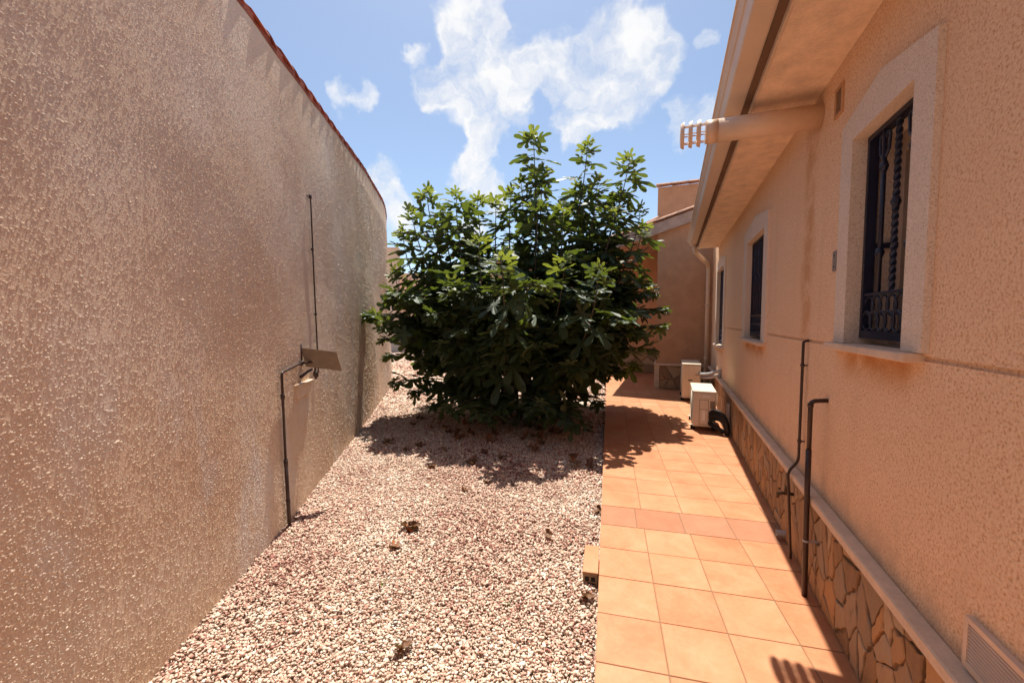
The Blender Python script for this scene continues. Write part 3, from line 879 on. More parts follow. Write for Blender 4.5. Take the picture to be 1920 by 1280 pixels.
# ------------------------------------------------------------------ house
house = empty('house', (0.83, 3, 0))
tag(house, 'single-storey peach stucco house with barred windows, gutter and stone skirting', 'house')
HX = 0.83
WIN = [dict(y0=1.815, y1=2.625, z0=1.475, z1=2.575, pk=0.085, sw=0.135),
       dict(y0=4.33, y1=5.62, z0=1.375, z1=2.60, pk=0.09, sw=0.17),
       dict(y0=7.47, y1=8.85, z0=1.125, z1=2.63, pk=0.09, sw=0.17)]
Y0, Y1, ZT = -3.0, 9.85, 3.3
WT = 0.30
def wall_with_holes():
    """front skin of the wall in one mesh, holes for the windows with reveals; a shallow groove at 1.46"""
    mb = MB()
    holes = [(w['y0'] + w['sw'], w['y1'] - w['sw'], w['z0'] + 0.005, w['z1'] - w['sw'] * 0.75) for w in WIN]
    ycuts = sorted({Y0, Y1, *[h[0] for h in holes], *[h[1] for h in holes]})
    zg0, zg1 = 1.452, 1.470
    for ya, yb in zip(ycuts[:-1], ycuts[1:]):
        hole = next((h for h in holes if abs(h[0] - ya) < 1e-6 and abs(h[1] - yb) < 1e-6), None)
        spans = []
        def span(z0, z1):
            if z1 - z0 < 1e-4: return
            if z0 < zg0 < zg1 < z1:
                spans.append((z0, zg0, 0)); spans.append((zg0, zg1, 1)); spans.append((zg1, z1, 0))
            else: spans.append((z0, z1, 0))
        if hole is None: span(0, ZT)
        else: span(0, hole[2]); span(hole[3], ZT)
        for z0, z1, gr in spans:
            x = HX + 0.009 if gr else HX
            mb.add([(x, ya, z0), (x, yb, z0), (x, yb, z1), (x, ya, z1)], [(0, 3, 2, 1)])
            if gr:
                for zz in (z0, z1):
                    mb.add([(HX, ya, zz), (HX, yb, zz), (x, yb, zz), (x, ya, zz)], [(0, 1, 2, 3)])
    return mb.build('wall', M['house'], None), holes
hw, HOLES = wall_with_holes()
keep(hw, house)
# wall core behind the skin, split around the windows, and the far rooms
core = MB()
yc = Y0
for h in HOLES:
    core.box(HX + 0.012, HX + WT, yc, h[0] - 0.0015, 0, ZT)
    core.box(HX + 0.012, HX + WT, h[0] - 0.0015, h[1] + 0.0015, 0, h[2] - 0.0015)
    core.box(HX + 0.012, HX + WT, h[0] - 0.0015, h[1] + 0.0015, h[3] + 0.0015, ZT)
    yc = h[1] + 0.0015
core.box(HX + 0.012, HX + WT, yc, Y1, 0, ZT)
core.box(HX + WT, 9.0, Y0, Y0 + 0.3, 0, ZT)
core.box(8.7, 9.0, Y0 + 0.3, Y1, 0, ZT)
core.box(HX + WT, 8.7, Y0 + 0.3, Y1, 3.05, ZT)
keep(core.build('inner_wall', M['house']), house)

IRON = M['iron2']
def twisted(p0, p1, r, turns, n):
    vs, fs = [], []
    seg = 4
    for i in range(n + 1):
        t = i / n
        c = Vector(p0).lerp(Vector(p1), t)
        for k in range(seg):
            a = 2 * math.pi * (k / seg + t * turns)
            vs.append((c.x + math.cos(a) * r, c.y + math.sin(a) * r, c.z))
    for i in range(n):
        for k in range(seg):
            k2 = (k + 1) % seg
            fs.append((i * seg + k, i * seg + k2, (i + 1) * seg + k2, (i + 1) * seg + k))
    return vs, fs
def collar(mb, x, y, z, r=0.017):
    mb.tube([(x, y, z - 0.022), (x, y, z - 0.016), (x, y, z - 0.01), (x, y, z - 0.006), (x, y, z + 0.006), (x, y, z + 0.01), (x, y, z + 0.016), (x, y, z + 0.022)],
            [0.011, r * .8, r * .8, r, r, r * .8, r * .8, 0.011], 10)
def scroll(mb, x, y, z, s, flip):
    pts = []
    for i in range(26):
        t = i / 25
        if t < 0.5:
            a = R(-40 + 300 * (1 - t * 2)); r = s * (0.35 + 0.65 * t * 2)
            pts.append((y + flip * (s * 1.05 + math.cos(a) * r * .62 - s * .2), z + s * 1.15 + math.sin(a) * r * .62))
        else:
            u = (t - 0.5) * 2
            a = R(40 + 300 * u) ; r = s * (1 - 0.65 * u)
            pts.append((y + flip * (s * 1.05 + math.cos(a + math.pi * 0) * r * .62 - s * .2), z - s * 1.15 - math.sin(a - R(80)) * r * .62))
    for (ya, za), (yb, zb) in zip(pts[:-1], pts[1:]):
        mb.tube([(x, ya, za), (x, yb, zb)], 0.0058, 5, cap=False)

for wi, (w, h) in enumerate(zip(WIN, HOLES)):
    y0, y1, z0, z1, sw, pk = w['y0'], w['y1'], w['z0'], w['z1'], w['sw'], w['pk']
    win = empty('window', (HX, (y0 + y1) / 2, z0)); keep(win, house)
    # surround: low pediment shape with a rectangular opening, standing proud of the render
    xa, xb = HX - 0.022, HX + 0.014
    ym = (y0 + y1) / 2
    outer = [(y0, z0 + 0.006), (y1, z0 + 0.006), (y1, z1), (ym, z1 + pk), (y0, z1)]
    inner = [(h[0], z0 + 0.006), (h[1], z0 + 0.006), (h[1], h[3]), (ym, h[3]), (h[0], h[3])]
    vs, fs = [], []
    for x in (xa, xb):
        vs += [(x, *p) for p in outer] + [(x, *p) for p in inner]
    for i in range(1, 5):
        j = (i + 1) % 5
        fs += [(i, j, 5 + j, 5 + i), (10 + i, 15 + i, 15 + j, 10 + j), (i, 10 + i, 10 + j, j), (5 + i, 5 + j, 15 + j, 15 + i)]
    fs += [(0, 5, 15, 10), (1, 11, 16, 6)]
    o = MB().add(vs, fs).build('surround', M['granite']); fix_normals(o); keep(o, win)
    # reveal lining
    rv = MB(); xd = HX + 0.235
    e = 0.0
    rv.add([(xb, h[0], h[2]), (xd, h[0], h[2]), (xd, h[0], h[3]), (xb, h[0], h[3])], [(0, 1, 2, 3)])
    rv.add([(xb, h[1], h[2]), (xd, h[1], h[2]), (xd, h[1], h[3]), (xb, h[1], h[3])], [(3, 2, 1, 0)])
    rv.add([(xb, h[0], h[3]), (xd, h[0], h[3]), (xd, h[1], h[3]), (xb, h[1], h[3])], [(0, 1, 2, 3)])
    keep(rv.build('reveal', M['granite']), win)
    keep(MB().cbox(HX - 0.06, HX + 0.235, y0 + 0.03, y1 + 0.02, z0 - 0.03, z0 + 0.004, 0.005).build('sill', M['sill']), win)
    # sash and glass at the back of the reveal
    fr = MB(); xs = HX + 0.165
    fw = 0.05
    fr.box(xs, xs + 0.05, h[0], h[0] + fw, h[2], h[3]); fr.box(xs, xs + 0.05, h[1] - fw, h[1], h[2], h[3])
    fr.box(xs, xs + 0.05, h[0] + fw, h[1] - fw, h[2], h[2] + fw); fr.box(xs, xs + 0.05, h[0] + fw, h[1] - fw, h[3] - fw - 0.05, h[3])
    fr.box(xs - 0.008, xs + 0.05, ym - 0.035, ym + 0.035, h[2] + fw, h[3] - fw - 0.05)
    keep(fr.build('sash', M['winframe']), win)
    for (ga, gb) in ((h[0] + fw, ym - 0.035), (ym + 0.035, h[1] - fw)):
        keep(MB().box(xs + 0.02, xs + 0.028, ga, gb, h[2] + fw, h[3] - fw - 0.05).build('pane', M['glass']), win)
    # wrought iron grille inside the reveal
    gr = empty('window_grille', (HX + 0.07, ym, z0)); keep(gr, house)
    gx = HX + 0.050
    hz0, hz1 = h[2] + 0.028, h[3] - 0.004
    fb = 0.022
    fr = MB()
    fr.box(gx - 0.012, gx + 0.028, h[0] + 0.004, h[0] + 0.004 + fb, hz0, hz1)
    fr.box(gx - 0.012, gx + 0.028, h[1] - 0.004 - fb, h[1] - 0.004, hz0, hz1)
    fr.box(gx - 0.012, gx + 0.028, h[0] + 0.004 + fb, h[1] - 0.004 - fb, hz1 - fb, hz1)
    fr.box(gx - 0.012, gx + 0.028, h[0] + 0.004 + fb, h[1] - 0.004 - fb, hz0, hz0 + 0.036)
    keep(fr.build('frame', IRON), gr)
    ring_h = 0.165 if wi == 0 else 0.19
    rail_z = hz0 + 0.036 + ring_h
    yA, yB = h[0] + 0.004 + fb, h[1] - 0.004 - fb
    keep(MB().cbox(gx - 0.008, gx + 0.008, yA, yB, rail_z, rail_z + 0.014, 0.002).build('rail', M['iron']), gr)
    keep(MB().cbox(gx - 0.004, gx + 0.004, yA, yB, hz0 + 0.036 + ring_h / 2 - 0.004, hz0 + 0.036 + ring_h / 2 + 0.004, 0.002).build('rail', M['iron']), gr)
    nb = max(3, round((yB - yA) / 0.118) - 1)
    for k in range(nb):
        y = yB - (k + 1) * (yB - yA) / (nb + 1)
        mb = MB()
        zt, zb = hz1 - fb, rail_z + 0.012
        if k % 2 == 0:
            mb.tube([(gx, y, zb), (gx, y, zt)], 0.0095, 10)
            L = zt - zb
            for fz in (0.25, 0.78): collar(mb, gx, y, zb + L * fz)
            for fl in (-1, 1): scroll(mb, gx, y, zb + L * 0.905, 0.033, fl)
            keep(mb.build('bar', IRON, smooth=True), gr)
        else:
            v, f = twisted((gx, y, zb), (gx, y, zt), 0.0125, (zt - zb) / 0.13, 110)
            mb.add(v, f)
            collar(mb, gx, y, zb + (zt - zb) * 0.52, 0.018)
            keep(mb.build('twisted_bar', M['iron']), gr)
    # panel of interlaced rings
    nr = max(5, round((yB - yA) / 0.068))
    step = (yB - yA) / nr
    rz = hz0 + 0.036 + ring_h / 2
    for k in range(nr):
        y = yA + (k + 0.5) * step
        mb = MB()
        for sgn in (-1, 1):
            ring = [(gx + sgn * 0.003, y + math.cos(t) * step * 0.62, rz + sgn * ring_h * 0.21 + math.sin(t) * ring_h * 0.27) for t in [2 * math.pi * i / 16 for i in range(17)]]
            mb.tube(ring, 0.0052, 6, cap=False)
        keep(mb.build('ring', M['iron'], smooth=True), gr)
    keep(MB().box(gx + 0.028, xs, h[1] - 0.025, h[1] - 0.001, (hz0 + hz1) / 2 - 0.05, (hz0 + hz1) / 2 - 0.025).build('fixing', M['iron']), gr)
# dark room behind the glass
keep(MB().box(HX + 0.5, HX + 0.52, Y0 + 0.3, Y1, 0.2, 3.0).build('room_partition', M['blind']), house)

# stone skirting: mortar backing, each stone its own piece, pale cap
sk = MB().box(XW + 0.004, HX - 0.0005, Y0, 9.82, 0, 0.536)
skirt = keep(sk.build('skirting', M['mortar']), house)

def clip_poly(poly, a, b, c):
    """keep the part where a*x+b*y<=c"""
    out = []
    for i in range(len(poly)):
        p, q = poly[i], poly[(i + 1) % len(poly)]
        dp, dq = a * p[0] + b * p[1] - c, a * q[0] + b * q[1] - c
        if dp <= 0: out.append(p)
        if (dp < 0 < dq) or (dq < 0 < dp):
            t = dp / (dp - dq)
            out.append((p[0] + (q[0] - p[0]) * t, p[1] + (q[1] - p[1]) * t))
    return out
def voronoi_cells(w, hgt, n, sx=1.0, sy=1.0, gap=0.006, relax=1, rs=5):
    rr = random.Random(rs)
    pts = [(rr.uniform(0, w), rr.uniform(0, hgt)) for _ in range(n)]
    for it in range(relax + 1):
        cells = []
        for i, p in enumerate(pts):
            poly = [(0, 0), (w, 0), (w, hgt), (0, hgt)]
            for j, q in enumerate(pts):
                if i == j: continue
                if abs(p[0] - q[0]) * sx > 1.2: continue
                # anisotropic metric
                ax, ay = (q[0] - p[0]) * sx * sx, (q[1] - p[1]) * sy * sy
                L = math.hypot(ax, ay)
                if L == 0: continue
                mx, my = (p[0] + q[0]) / 2, (p[1] + q[1]) / 2
                g_ = gap if it == relax else 0
                poly = clip_poly(poly, ax / L, ay / L, (ax * mx + ay * my) / L - g_)
                if len(poly) < 3: break
            cells.append(poly)
        if it < relax:
            np_ = []
            for p, c in zip(pts, cells):
                if len(c) < 3: np_.append(p); continue
                cx = sum(v[0] for v in c) / len(c); cy = sum(v[1] for v in c) / len(c)
                np_.append(((p[0] + cx) / 2, (p[1] + cy) / 2))
            pts = np_
    return [c for c in cells if len(c) >= 3]
def stone_piece(poly, place, depth, parent, rr):
    """poly in (along, up); place(u, v, d) -> world point, d = distance out of the wall"""
    # roughen the outline
    P = []
    n = len(poly)
    for i in range(n):
        p, q = poly[i], poly[(i + 1) % n]
        P.append(p)
        L = math.hypot(q[0] - p[0], q[1] - p[1])
        ns = 1 if L < 0.03 else (2 if L < 0.08 else 4)
        nx, ny = (q[1] - p[1]) / max(L, 1e-6), -(q[0] - p[0]) / max(L, 1e-6)
        for m_ in range(1, ns):
            t = m_ / ns + rr.uniform(-.1, .1) / ns; k = rr.uniform(-0.011, 0.005)
            P.append((p[0] + (q[0] - p[0]) * t + nx * k, p[1] + (q[1] - p[1]) * t + ny * k))
    cx = sum(p[0] for p in P) / len(P); cy = sum(p[1] for p in P) / len(P)
    n = len(P)
    tilt = (rr.uniform(-0.04, 0.04), rr.uniform(-0.03, 0.03))
    def dd(p): return depth + tilt[0] * (p[0] - cx) + tilt[1] * (p[1] - cy) + rr.uniform(-.0012, .0012)
    inset = lambda p, k: (cx + (p[0] - cx) * k, cy + (p[1] - cy) * k)
    vs = [place(*p, 0) for p in P] + [place(*p, dd(p) * 0.7) for p in P] + [place(*inset(p, 0.9), dd(p)) for p in P]
    fs = [tuple(range(2 * n, 3 * n))]
    for i in range(n):
        j = (i + 1) % n
        fs += [(i, j, n + j, n + i), (n + i, n + j, 2 * n + j, 2 * n + i)]
    o = MB().add(vs, fs).build('stone', M['stone'])
    fix_normals(o)
    return keep(o, parent)
rr = random.Random(3)
sky0 = 0.7
for poly in voronoi_cells(9.82 - sky0, 0.53, 296, 1.5, 1.0, 0.0042, 0, 8):
    if len(poly) < 3: continue
    stone_piece([(u + sky0, v + 0.003) for u, v in poly], lambda u, v, d: (XW + 0.004 - d, u, v), 0.011, skirt, rr)
cp = MB()
yy = Y0
k = 0
joints = [-3.0, -0.4, 1.02, 2.735, 3.72, 4.95, 6.2, 7.4, 8.6, 9.77]
for a_, b_ in zip(joints[:-1], joints[1:]):
    keep(MB().cbox(0.765, HX - 0.0008, a_ + 0.002, b_ - 0.002, 0.536 + 0.001 * (k % 2), 0.581 + 0.0012 * (k % 3), 0.006).build('skirting_cap', M['cap']), house)
    k += 1

# eaves: soffit, fascia, gutter, roof
SO = 2.975
keep(MB().box(0.476, HX - 0.001, Y0, 8.75, SO, SO + 0.03).build('soffit', M['soffit']), house)
keep(MB().box(0.462, 0.4755, Y0, 8.76, SO + 0.002, SO + 0.06).build('soffit_trim', M['cap']), house)
keep(MB().box(0.425, 0.4615, Y0, 8.75, SO + 0.035, 3.16).build('fascia', M['fascia']), house)
gut = [(0.42, 3.03), (0.325, 3.03), (0.318, 3.036), (0.30, 3.085), (0.292, 3.09), (0.272, 3.125), (0.262, 3.130), (0.262, 3.137), (0.275, 3.137), (0.300, 3.097), (0.307, 3.094), (0.327, 3.040), (0.42, 3.039)]
gt = MB().prism([(x, z) for x, z in gut], 'y', Y0, 8.72)
gto = keep(fix_normals(gt.build('gutter', M['alu'])), house)
keep(MB().prism([(0.42, 3.028), (0.323, 3.028), (0.298, 3.085), (0.262, 3.128), (0.262, 3.139), (0.42, 3.139)], 'y', 8.722, 8.73).build('gutter_end', M['alu']), house)
keep(MB().box(0.421, 0.4245, Y0, 8.74, 3.03, 3.139).build('gutter_back', M['alu']), house)
dp = rounded([(0.40, 8.60, 3.03), (0.40, 8.60, 2.90), (0.70, 9.62, 2.78), (0.735, 9.74, 2.74), (0.735, 9.74, 0.05)], 0.10, 7)
dpo = keep(MB().tube(dp, 0.043, 14).build('downpipe', M['alu'], smooth=True), house)
for zz in (0.75, 1.9):
    keep(MB().tube([(0.735, 9.74, zz - 0.02), (0.735, 9.74, zz + 0.02)], 0.049, 14).build('pipe_bracket', M['alu'], smooth=True), house)
rf = MB()
prof = [(0.40, 3.145), (0.40, 3.19), (4.6, 4.45), (9.3, 3.04), (9.3, 3.0), (4.6, 4.40), (0.52, 3.17)]
rf.prism([(x, z) for x, z in prof], 'y', Y0 - 0.2, 8.78)
keep(fix_normals(rf.build('roof', M['terra2'])), house)

# wing at the far end
WY = 9.85
wg = MB()
RS = 0.296          # rake slope
rz_ = lambda x: 3.56 + RS * (x + 0.24)
wg.prism([(-0.31, 0.0), (3.2, 0.0), (3.2, rz_(3.2)), (-0.31, rz_(-0.31))], 'y', WY, WY + 0.28)
keep(fix_normals(wg.build('wing_wall', M['wing'])), house)
keep(MB().box(-0.31, -0.05, WY + 0.28, 12.6, 0, 3.4).build('wing_side_wall', M['porch']), house)
keep(MB().box(-5.6, -0.05, 12.6, 12.9, 0, 3.6).build('porch_wall', M['porch']), house)
# skirting around the wing corner
ws = keep(MB().box(-0.30, 0.765, WY - 0.018, WY - 0.0005, 0, 0.536).build('wing_skirting', M['mortar']), house)
keep(MB().cbox(-0.345, 0.762, WY - 0.055, WY - 0.0005, 0.5365, 0.585, 0.005).build('skirting_cap', M['cap']), house)
keep(MB().cbox(-0.345, -0.3105, WY - 0.02, 12.55, 0.5365, 0.585, 0.005).build('skirting_cap', M['cap']), house)
keep(MB().cbox(-0.335, -0.225, WY - 0.032, WY - 0.0185, 0.002, 0.535, 0.004).build('corner_post', M['cap']), house)
for poly in voronoi_cells(0.96, 0.52, 12, 1.0, 1.0, 0.006, 1, 21):
    stone_piece([(u - 0.215, v + 0.004) for u, v in poly], lambda u, v, d: (u, WY - 0.018 - d, v), 0.010, ws, rr)
ps = keep(MB().box(-5.6, -0.312, 12.575, 12.5995, 0, 0.72).build('porch_skirting', M['mortar']), house)
for poly in voronoi_cells(3.4, 0.71, 34, 1.0, 1.0, 0.008, 1, 33):
    stone_piece([(u - 3.75, v + 0.004) for u, v in poly], lambda u, v, d: (u, 12.575 - d, v), 0.016, ps, rr)
# wing roof: rake beam, slab, tiles along the rake
rb = MB().prism([(-1.55, rz_(-1.55) - 0.02), (3.3, rz_(3.3) - 0.02), (3.3, rz_(3.3) + 0.22), (-1.55, rz_(-1.55) + 0.22)], 'y', WY - 0.12, WY - 0.003)
keep(fix_normals(rb.build('rake_beam', M['concrete'])), house)
rs_ = MB().prism([(-1.6, rz_(-1.6) + 0.05), (3.3, rz_(3.3) + 0.05), (3.3, rz_(3.3) + 0.235), (-1.6, rz_(-1.6) + 0.235)], 'y', WY - 0.003, 12.95)
wroof = keep(fix_normals(rs_.build('wing_roof', M['terra2'])), house)
RT = barrel_tile_mesh('roof_tile', 0.46, 0.115, 0.095, M['terra2'])
dirx = Vector((1, 0, RS)).normalized()
for row in range(0, 4):
    for k in range(11):
        px = -1.62 + k * 0.43
        side = Vector((0, -1, 0)); up = side.cross(dirx) * 1
        o = link('roof_tile', RT)
        rotm = Matrix((Vector((0, -1, 0)), dirx, Vector((0, -1, 0)).cross(dirx))).transposed().to_4x4()
        o.matrix_world = Matrix.Translation((px, WY - 0.05 + row * 0.24, rz_(px) + 0.225 + random.uniform(-.004, .004))) @ rotm @ Matrix.Rotation(R(2.4), 4, 'X')
        keep(o, wroof)
# stair tower and little parapet behind
keep(MB().box(-0.42, 3.0, 12.5, 15.0, 3.0, 5.36).build('tower', M['wing']), house)
for k in range(8):
    o = link('roof_tile', RT)
    o.matrix_world = Matrix.Translation((-0.47 + k * 0.43, 12.5, 5.36 + random.uniform(0, .012))) @ Matrix.Rotation(R(-90), 4, 'Z') @ Matrix.Rotation(R(2), 4, 'X')
    keep(o, house)
pz = lambda x: 4.45 + 0.42 * (x + 0.42)
keep(fix_normals(MB().prism([(-1.5, pz(-1.5) - 0.6), (-0.425, pz(-0.42) - 0.6), (-0.425, pz(-0.42)), (-1.5, pz(-1.5))], 'y', 12.4, 12.6).build('parapet', M['tan'])), house)
for k in range(3):
    o = link('roof_tile', RT)
    px = -1.5 + k * 0.38
    d2 = Vector((1, 0, 0.42)).normalized()
    o.matrix_world = Matrix.Translation((px, 12.48, pz(px) - 0.01)) @ Matrix((Vector((0, -1, 0)), d2, Vector((0, -1, 0)).cross(d2))).transposed().to_4x4() @ Matrix.Rotation(R(2), 4, 'X')
    keep(o, house)

# ------------------------------------------------------------------ things on the house wall
fl = empty('flue_pipe', (HX, 3.06, 2.85))
tag(fl, 'cream boiler flue pipe with louvred end sticking out under the eaves', 'flue')
fz0, fz1 = 2.840, 2.848
FR = 0.072
keep(MB().tube([(HX - 0.001, 3.06, fz0), (0.262, 3.06, fz1)], FR, 32).build('tube', M['flue'], smooth=False), fl)
keep(MB().tube([(0.2615, 3.06, fz1), (0.19, 3.06, fz1)], FR + 0.001, 32).build('end_sleeve', M['flue'], smooth=False), fl)
for o in fl.children:
    for pl in o.data.polygons: pl.use_smooth = len(pl.vertices) == 4
for k, x in enumerate((0.148, 0.098, 0.048)):
    mb = MB()
    if k < 2:
        seg = 32; vs = []
        for (xx, r_) in ((x - 0.011, FR + .004), (x + 0.006, FR + .012), (x + 0.011, FR + .012), (x + 0.011, FR - 0.02), (x - 0.011, FR - 0.02)):
            vs += [(xx, 3.06 + math.cos(2 * math.pi * i / seg) * r_, fz1 + math.sin(2 * math.pi * i / seg) * r_) for i in range(seg)]
        fs = []
        for r_ in range(5):
            for i in range(seg):
                j = (i + 1) % seg; r2 = (r_ + 1) % 5
                fs.append((r_ * seg + i, r_ * seg + j, r2 * seg + j, r2 * seg + i))
        mb.add(vs, fs)
    else:
        mb.tube([(x - 0.016, 3.06, fz1), (x - 0.012, 3.06, fz1), (x + 0.004, 3.06, fz1), (x + 0.011, 3.06, fz1)], [0.035, FR, FR + 0.012, FR + 0.012], 32)
    o = mb.build('louvre_ring', M['flue']); fix_normals(o); keep(o, fl)
for a_ in range(6):
    an = R(30 + a_ * 60)
    keep(MB().tube([(0.2, 3.06 + math.cos(an) * (FR - .012), fz1 + math.sin(an) * (FR - .012)), (0.045, 3.06 + math.cos(an) * (FR - .012), fz1 + math.sin(an) * (FR - .012))], 0.004, 6).build('spacer_rod', M['flue']), fl)

def louvre_vent(name, label, y0, y1, z0, z1, mt, slats, horizontal=True, proud=0.012):
    r_ = empty(name, (HX, (y0 + y1) / 2, z0)); tag(r_, label, 'vent')
    f = 0.016
    mb = MB()
    for (a_, b_, c_, d_) in ((y0, y0 + f, z0, z1), (y1 - f, y1, z0, z1), (y0 + f, y1 - f, z0, z0 + f), (y0 + f, y1 - f, z1 - f, z1)):
        mb.box(HX - proud, HX + 0.004, a_, b_, c_, d_)
    keep(mb.build('frame', mt), r_)
    keep(MB().box(HX - 0.003, HX - 0.0006, y0 + f, y1 - f, z0 + f, z1 - f).build('backing', M['acd']), r_)
    dz = (z1 - z0 - 2 * f) / slats
    for k in range(slats):
        z = z0 + f + k * dz
        m_ = MB().add([(HX - 0.003, y0 + f, z + dz * .95), (HX - 0.003, y1 - f, z + dz * .95), (HX - proud + .001, y1 - f, z + dz * .25), (HX - proud + .001, y0 + f, z + dz * .25),
                       (HX - 0.003, y0 + f, z + dz * .7), (HX - 0.003, y1 - f, z + dz * .7), (HX - proud + .001, y1 - f, z + dz * .05), (HX - proud + .001, y0 + f, z + dz * .05)],
                      [(0, 1, 2, 3), (7, 6, 5, 4), (3, 2, 6, 7), (0, 3, 7, 4), (1, 5, 6, 2)])
        keep(fix_normals(m_.build('slat', mt)), r_)
    return r_
louvre_vent('wall_vent', 'cream slatted vent grille low on the peach wall near the camera', 1.300, 1.530, 0.52 + 0.075, 0.745, M['vent'], 11, proud=0.018)
louvre_vent('wall_vent', 'small painted-over vent grille high up beside the flue', 2.690, 2.800, 2.70, 2.86, M['ventp'], 9, proud=0.01)

sw_ = empty('switch_plate', (HX, 2.70, 1.88)); tag(sw_, 'small grey metal plate with two holes left of nearest window', 'plate')
keep(MB().cbox(HX - 0.008, HX - 0.0005, 2.685, 2.735, 1.86, 1.97, 0.003).build('plate', M['grey']), sw_)
for zz in (1.885, 1.945):
    keep(MB().tube([(HX - 0.009, 2.71, zz), (HX - 0.007, 2.71, zz)], 0.006, 10).build('hole', M['dark']), sw_)

pa = empty('drain_pipe', (0.77, 3.1, 0)); tag(pa, 'thin brown pipe on the peach wall that bends over the skirting by the tap', 'pipe')
pts = rounded([(HX, 3.115, 1.462), (HX - 0.028, 3.115, 1.455), (HX - 0.028, 3.118, 1.0), (HX - 0.028, 3.12, 0.665), (0.745, 3.115, 0.59), (0.752, 3.10, 0.40), (0.772, 3.09, 0.012)], 0.035, 5)
keep(MB().tube(pts, 0.0085, 12).build('pipe', M['brownpipe'], smooth=True), pa)
for zz in (1.30, 0.80):
    keep(MB().tube([(HX - 0.028, 3.117, zz - 0.01), (HX - 0.028, 3.117, zz + 0.01)], 0.012, 10).build('clip', M['brownpipe'], smooth=True), pa)
    keep(MB().tube([(HX - 0.028, 3.117, zz), (HX, 3.117, zz)], 0.005, 6).build('clip_pin', M['brownpipe']), pa)
pb = empty('drain_pipe', (0.77, 2.7, 0)); tag(pb, 'thicker brown pipe standing in front of the skirting, nearer the camera', 'pipe')
pts = rounded([(HX, 2.735, 1.143), (0.750, 2.735, 1.135), (0.750, 2.735, 0.85)], 0.03, 5)
keep(MB().tube(pts, 0.0122, 14).build('upper_pipe', M['brownpipe'], smooth=True), pb)
keep(MB().tube([(0.750, 2.735, 0.855), (0.750, 2.733, 0.60), (0.750, 2.722, 0.3), (0.752, 2.712, 0.004)], 0.0145, 14).build('lower_pipe', M['brownpipe'], smooth=True), pb)
keep(MB().tube([(0.750, 2.735, 1.122), (0.750, 2.735, 1.10)], 0.015, 14).build('coupling', M['brownpipe'], smooth=True), pb)
keep(MB().tube([(0.750, 2.7235, 0.330), (0.750, 2.723, 0.318)], 0.0165, 14).build('clamp', M['greypipe'], smooth=True), pb)
keep(MB().tube([(0.755, 2.723, 0.325), (XW, 2.723, 0.325)], 0.005, 8).build('clamp_pin', M['greypipe']), pb)

tp = empty('garden_tap', (XW, 3.22, 0.40)); tag(tp, 'dull brass garden tap on the stone skirting beside the thin pipe', 'tap')
keep(MB().tube([(XW, 3.22, 0.40), (XW - 0.07, 3.22, 0.40), (XW - 0.095, 3.22, 0.392), (XW - 0.10, 3.22, 0.365)], [0.011, 0.011, 0.012, 0.010], 12).build('spout', M['brass'], smooth=True), tp)
keep(MB().tube([(XW - 0.05, 3.22, 0.405), (XW - 0.05, 3.22, 0.445)], [0.013, 0.008], 12).build('stem', M['brass'], smooth=True), tp)
hb = MB().tube([(XW - 0.05, 3.19, 0.447), (XW - 0.05, 3.25, 0.447)], 0.006, 8)
keep(hb.build('handle', M['brass'], smooth=True), tp)
stb = empty('pipe_stub', (XW, 3.36, 0.05)); tag(stb, 'short grey drain stub poking out at the foot of the skirting', 'pipe')
mb = MB(); seg = 14; vs = []
for (xx, r_) in ((XW + 0.002, 0.022), (XW - 0.065, 0.022), (XW - 0.065, 0.018), (XW - 0.002, 0.018)):
    vs += [(xx, 3.37 + math.cos(2 * math.pi * i / seg) * r_, 0.045 + math.sin(2 * math.pi * i / seg) * r_) for i in range(seg)]
fs = [(r_ * seg + i, r_ * seg + (i + 1) % seg, (r_ + 1) * seg + (i + 1) % seg, (r_ + 1) * seg + i) for r_ in range(3) for i in range(seg)]
fs.append(tuple(3 * seg + i for i in range(seg)))
keep(fix_normals(mb.add(vs, fs).build('stub', M['greypipe'], smooth=False)), stb)

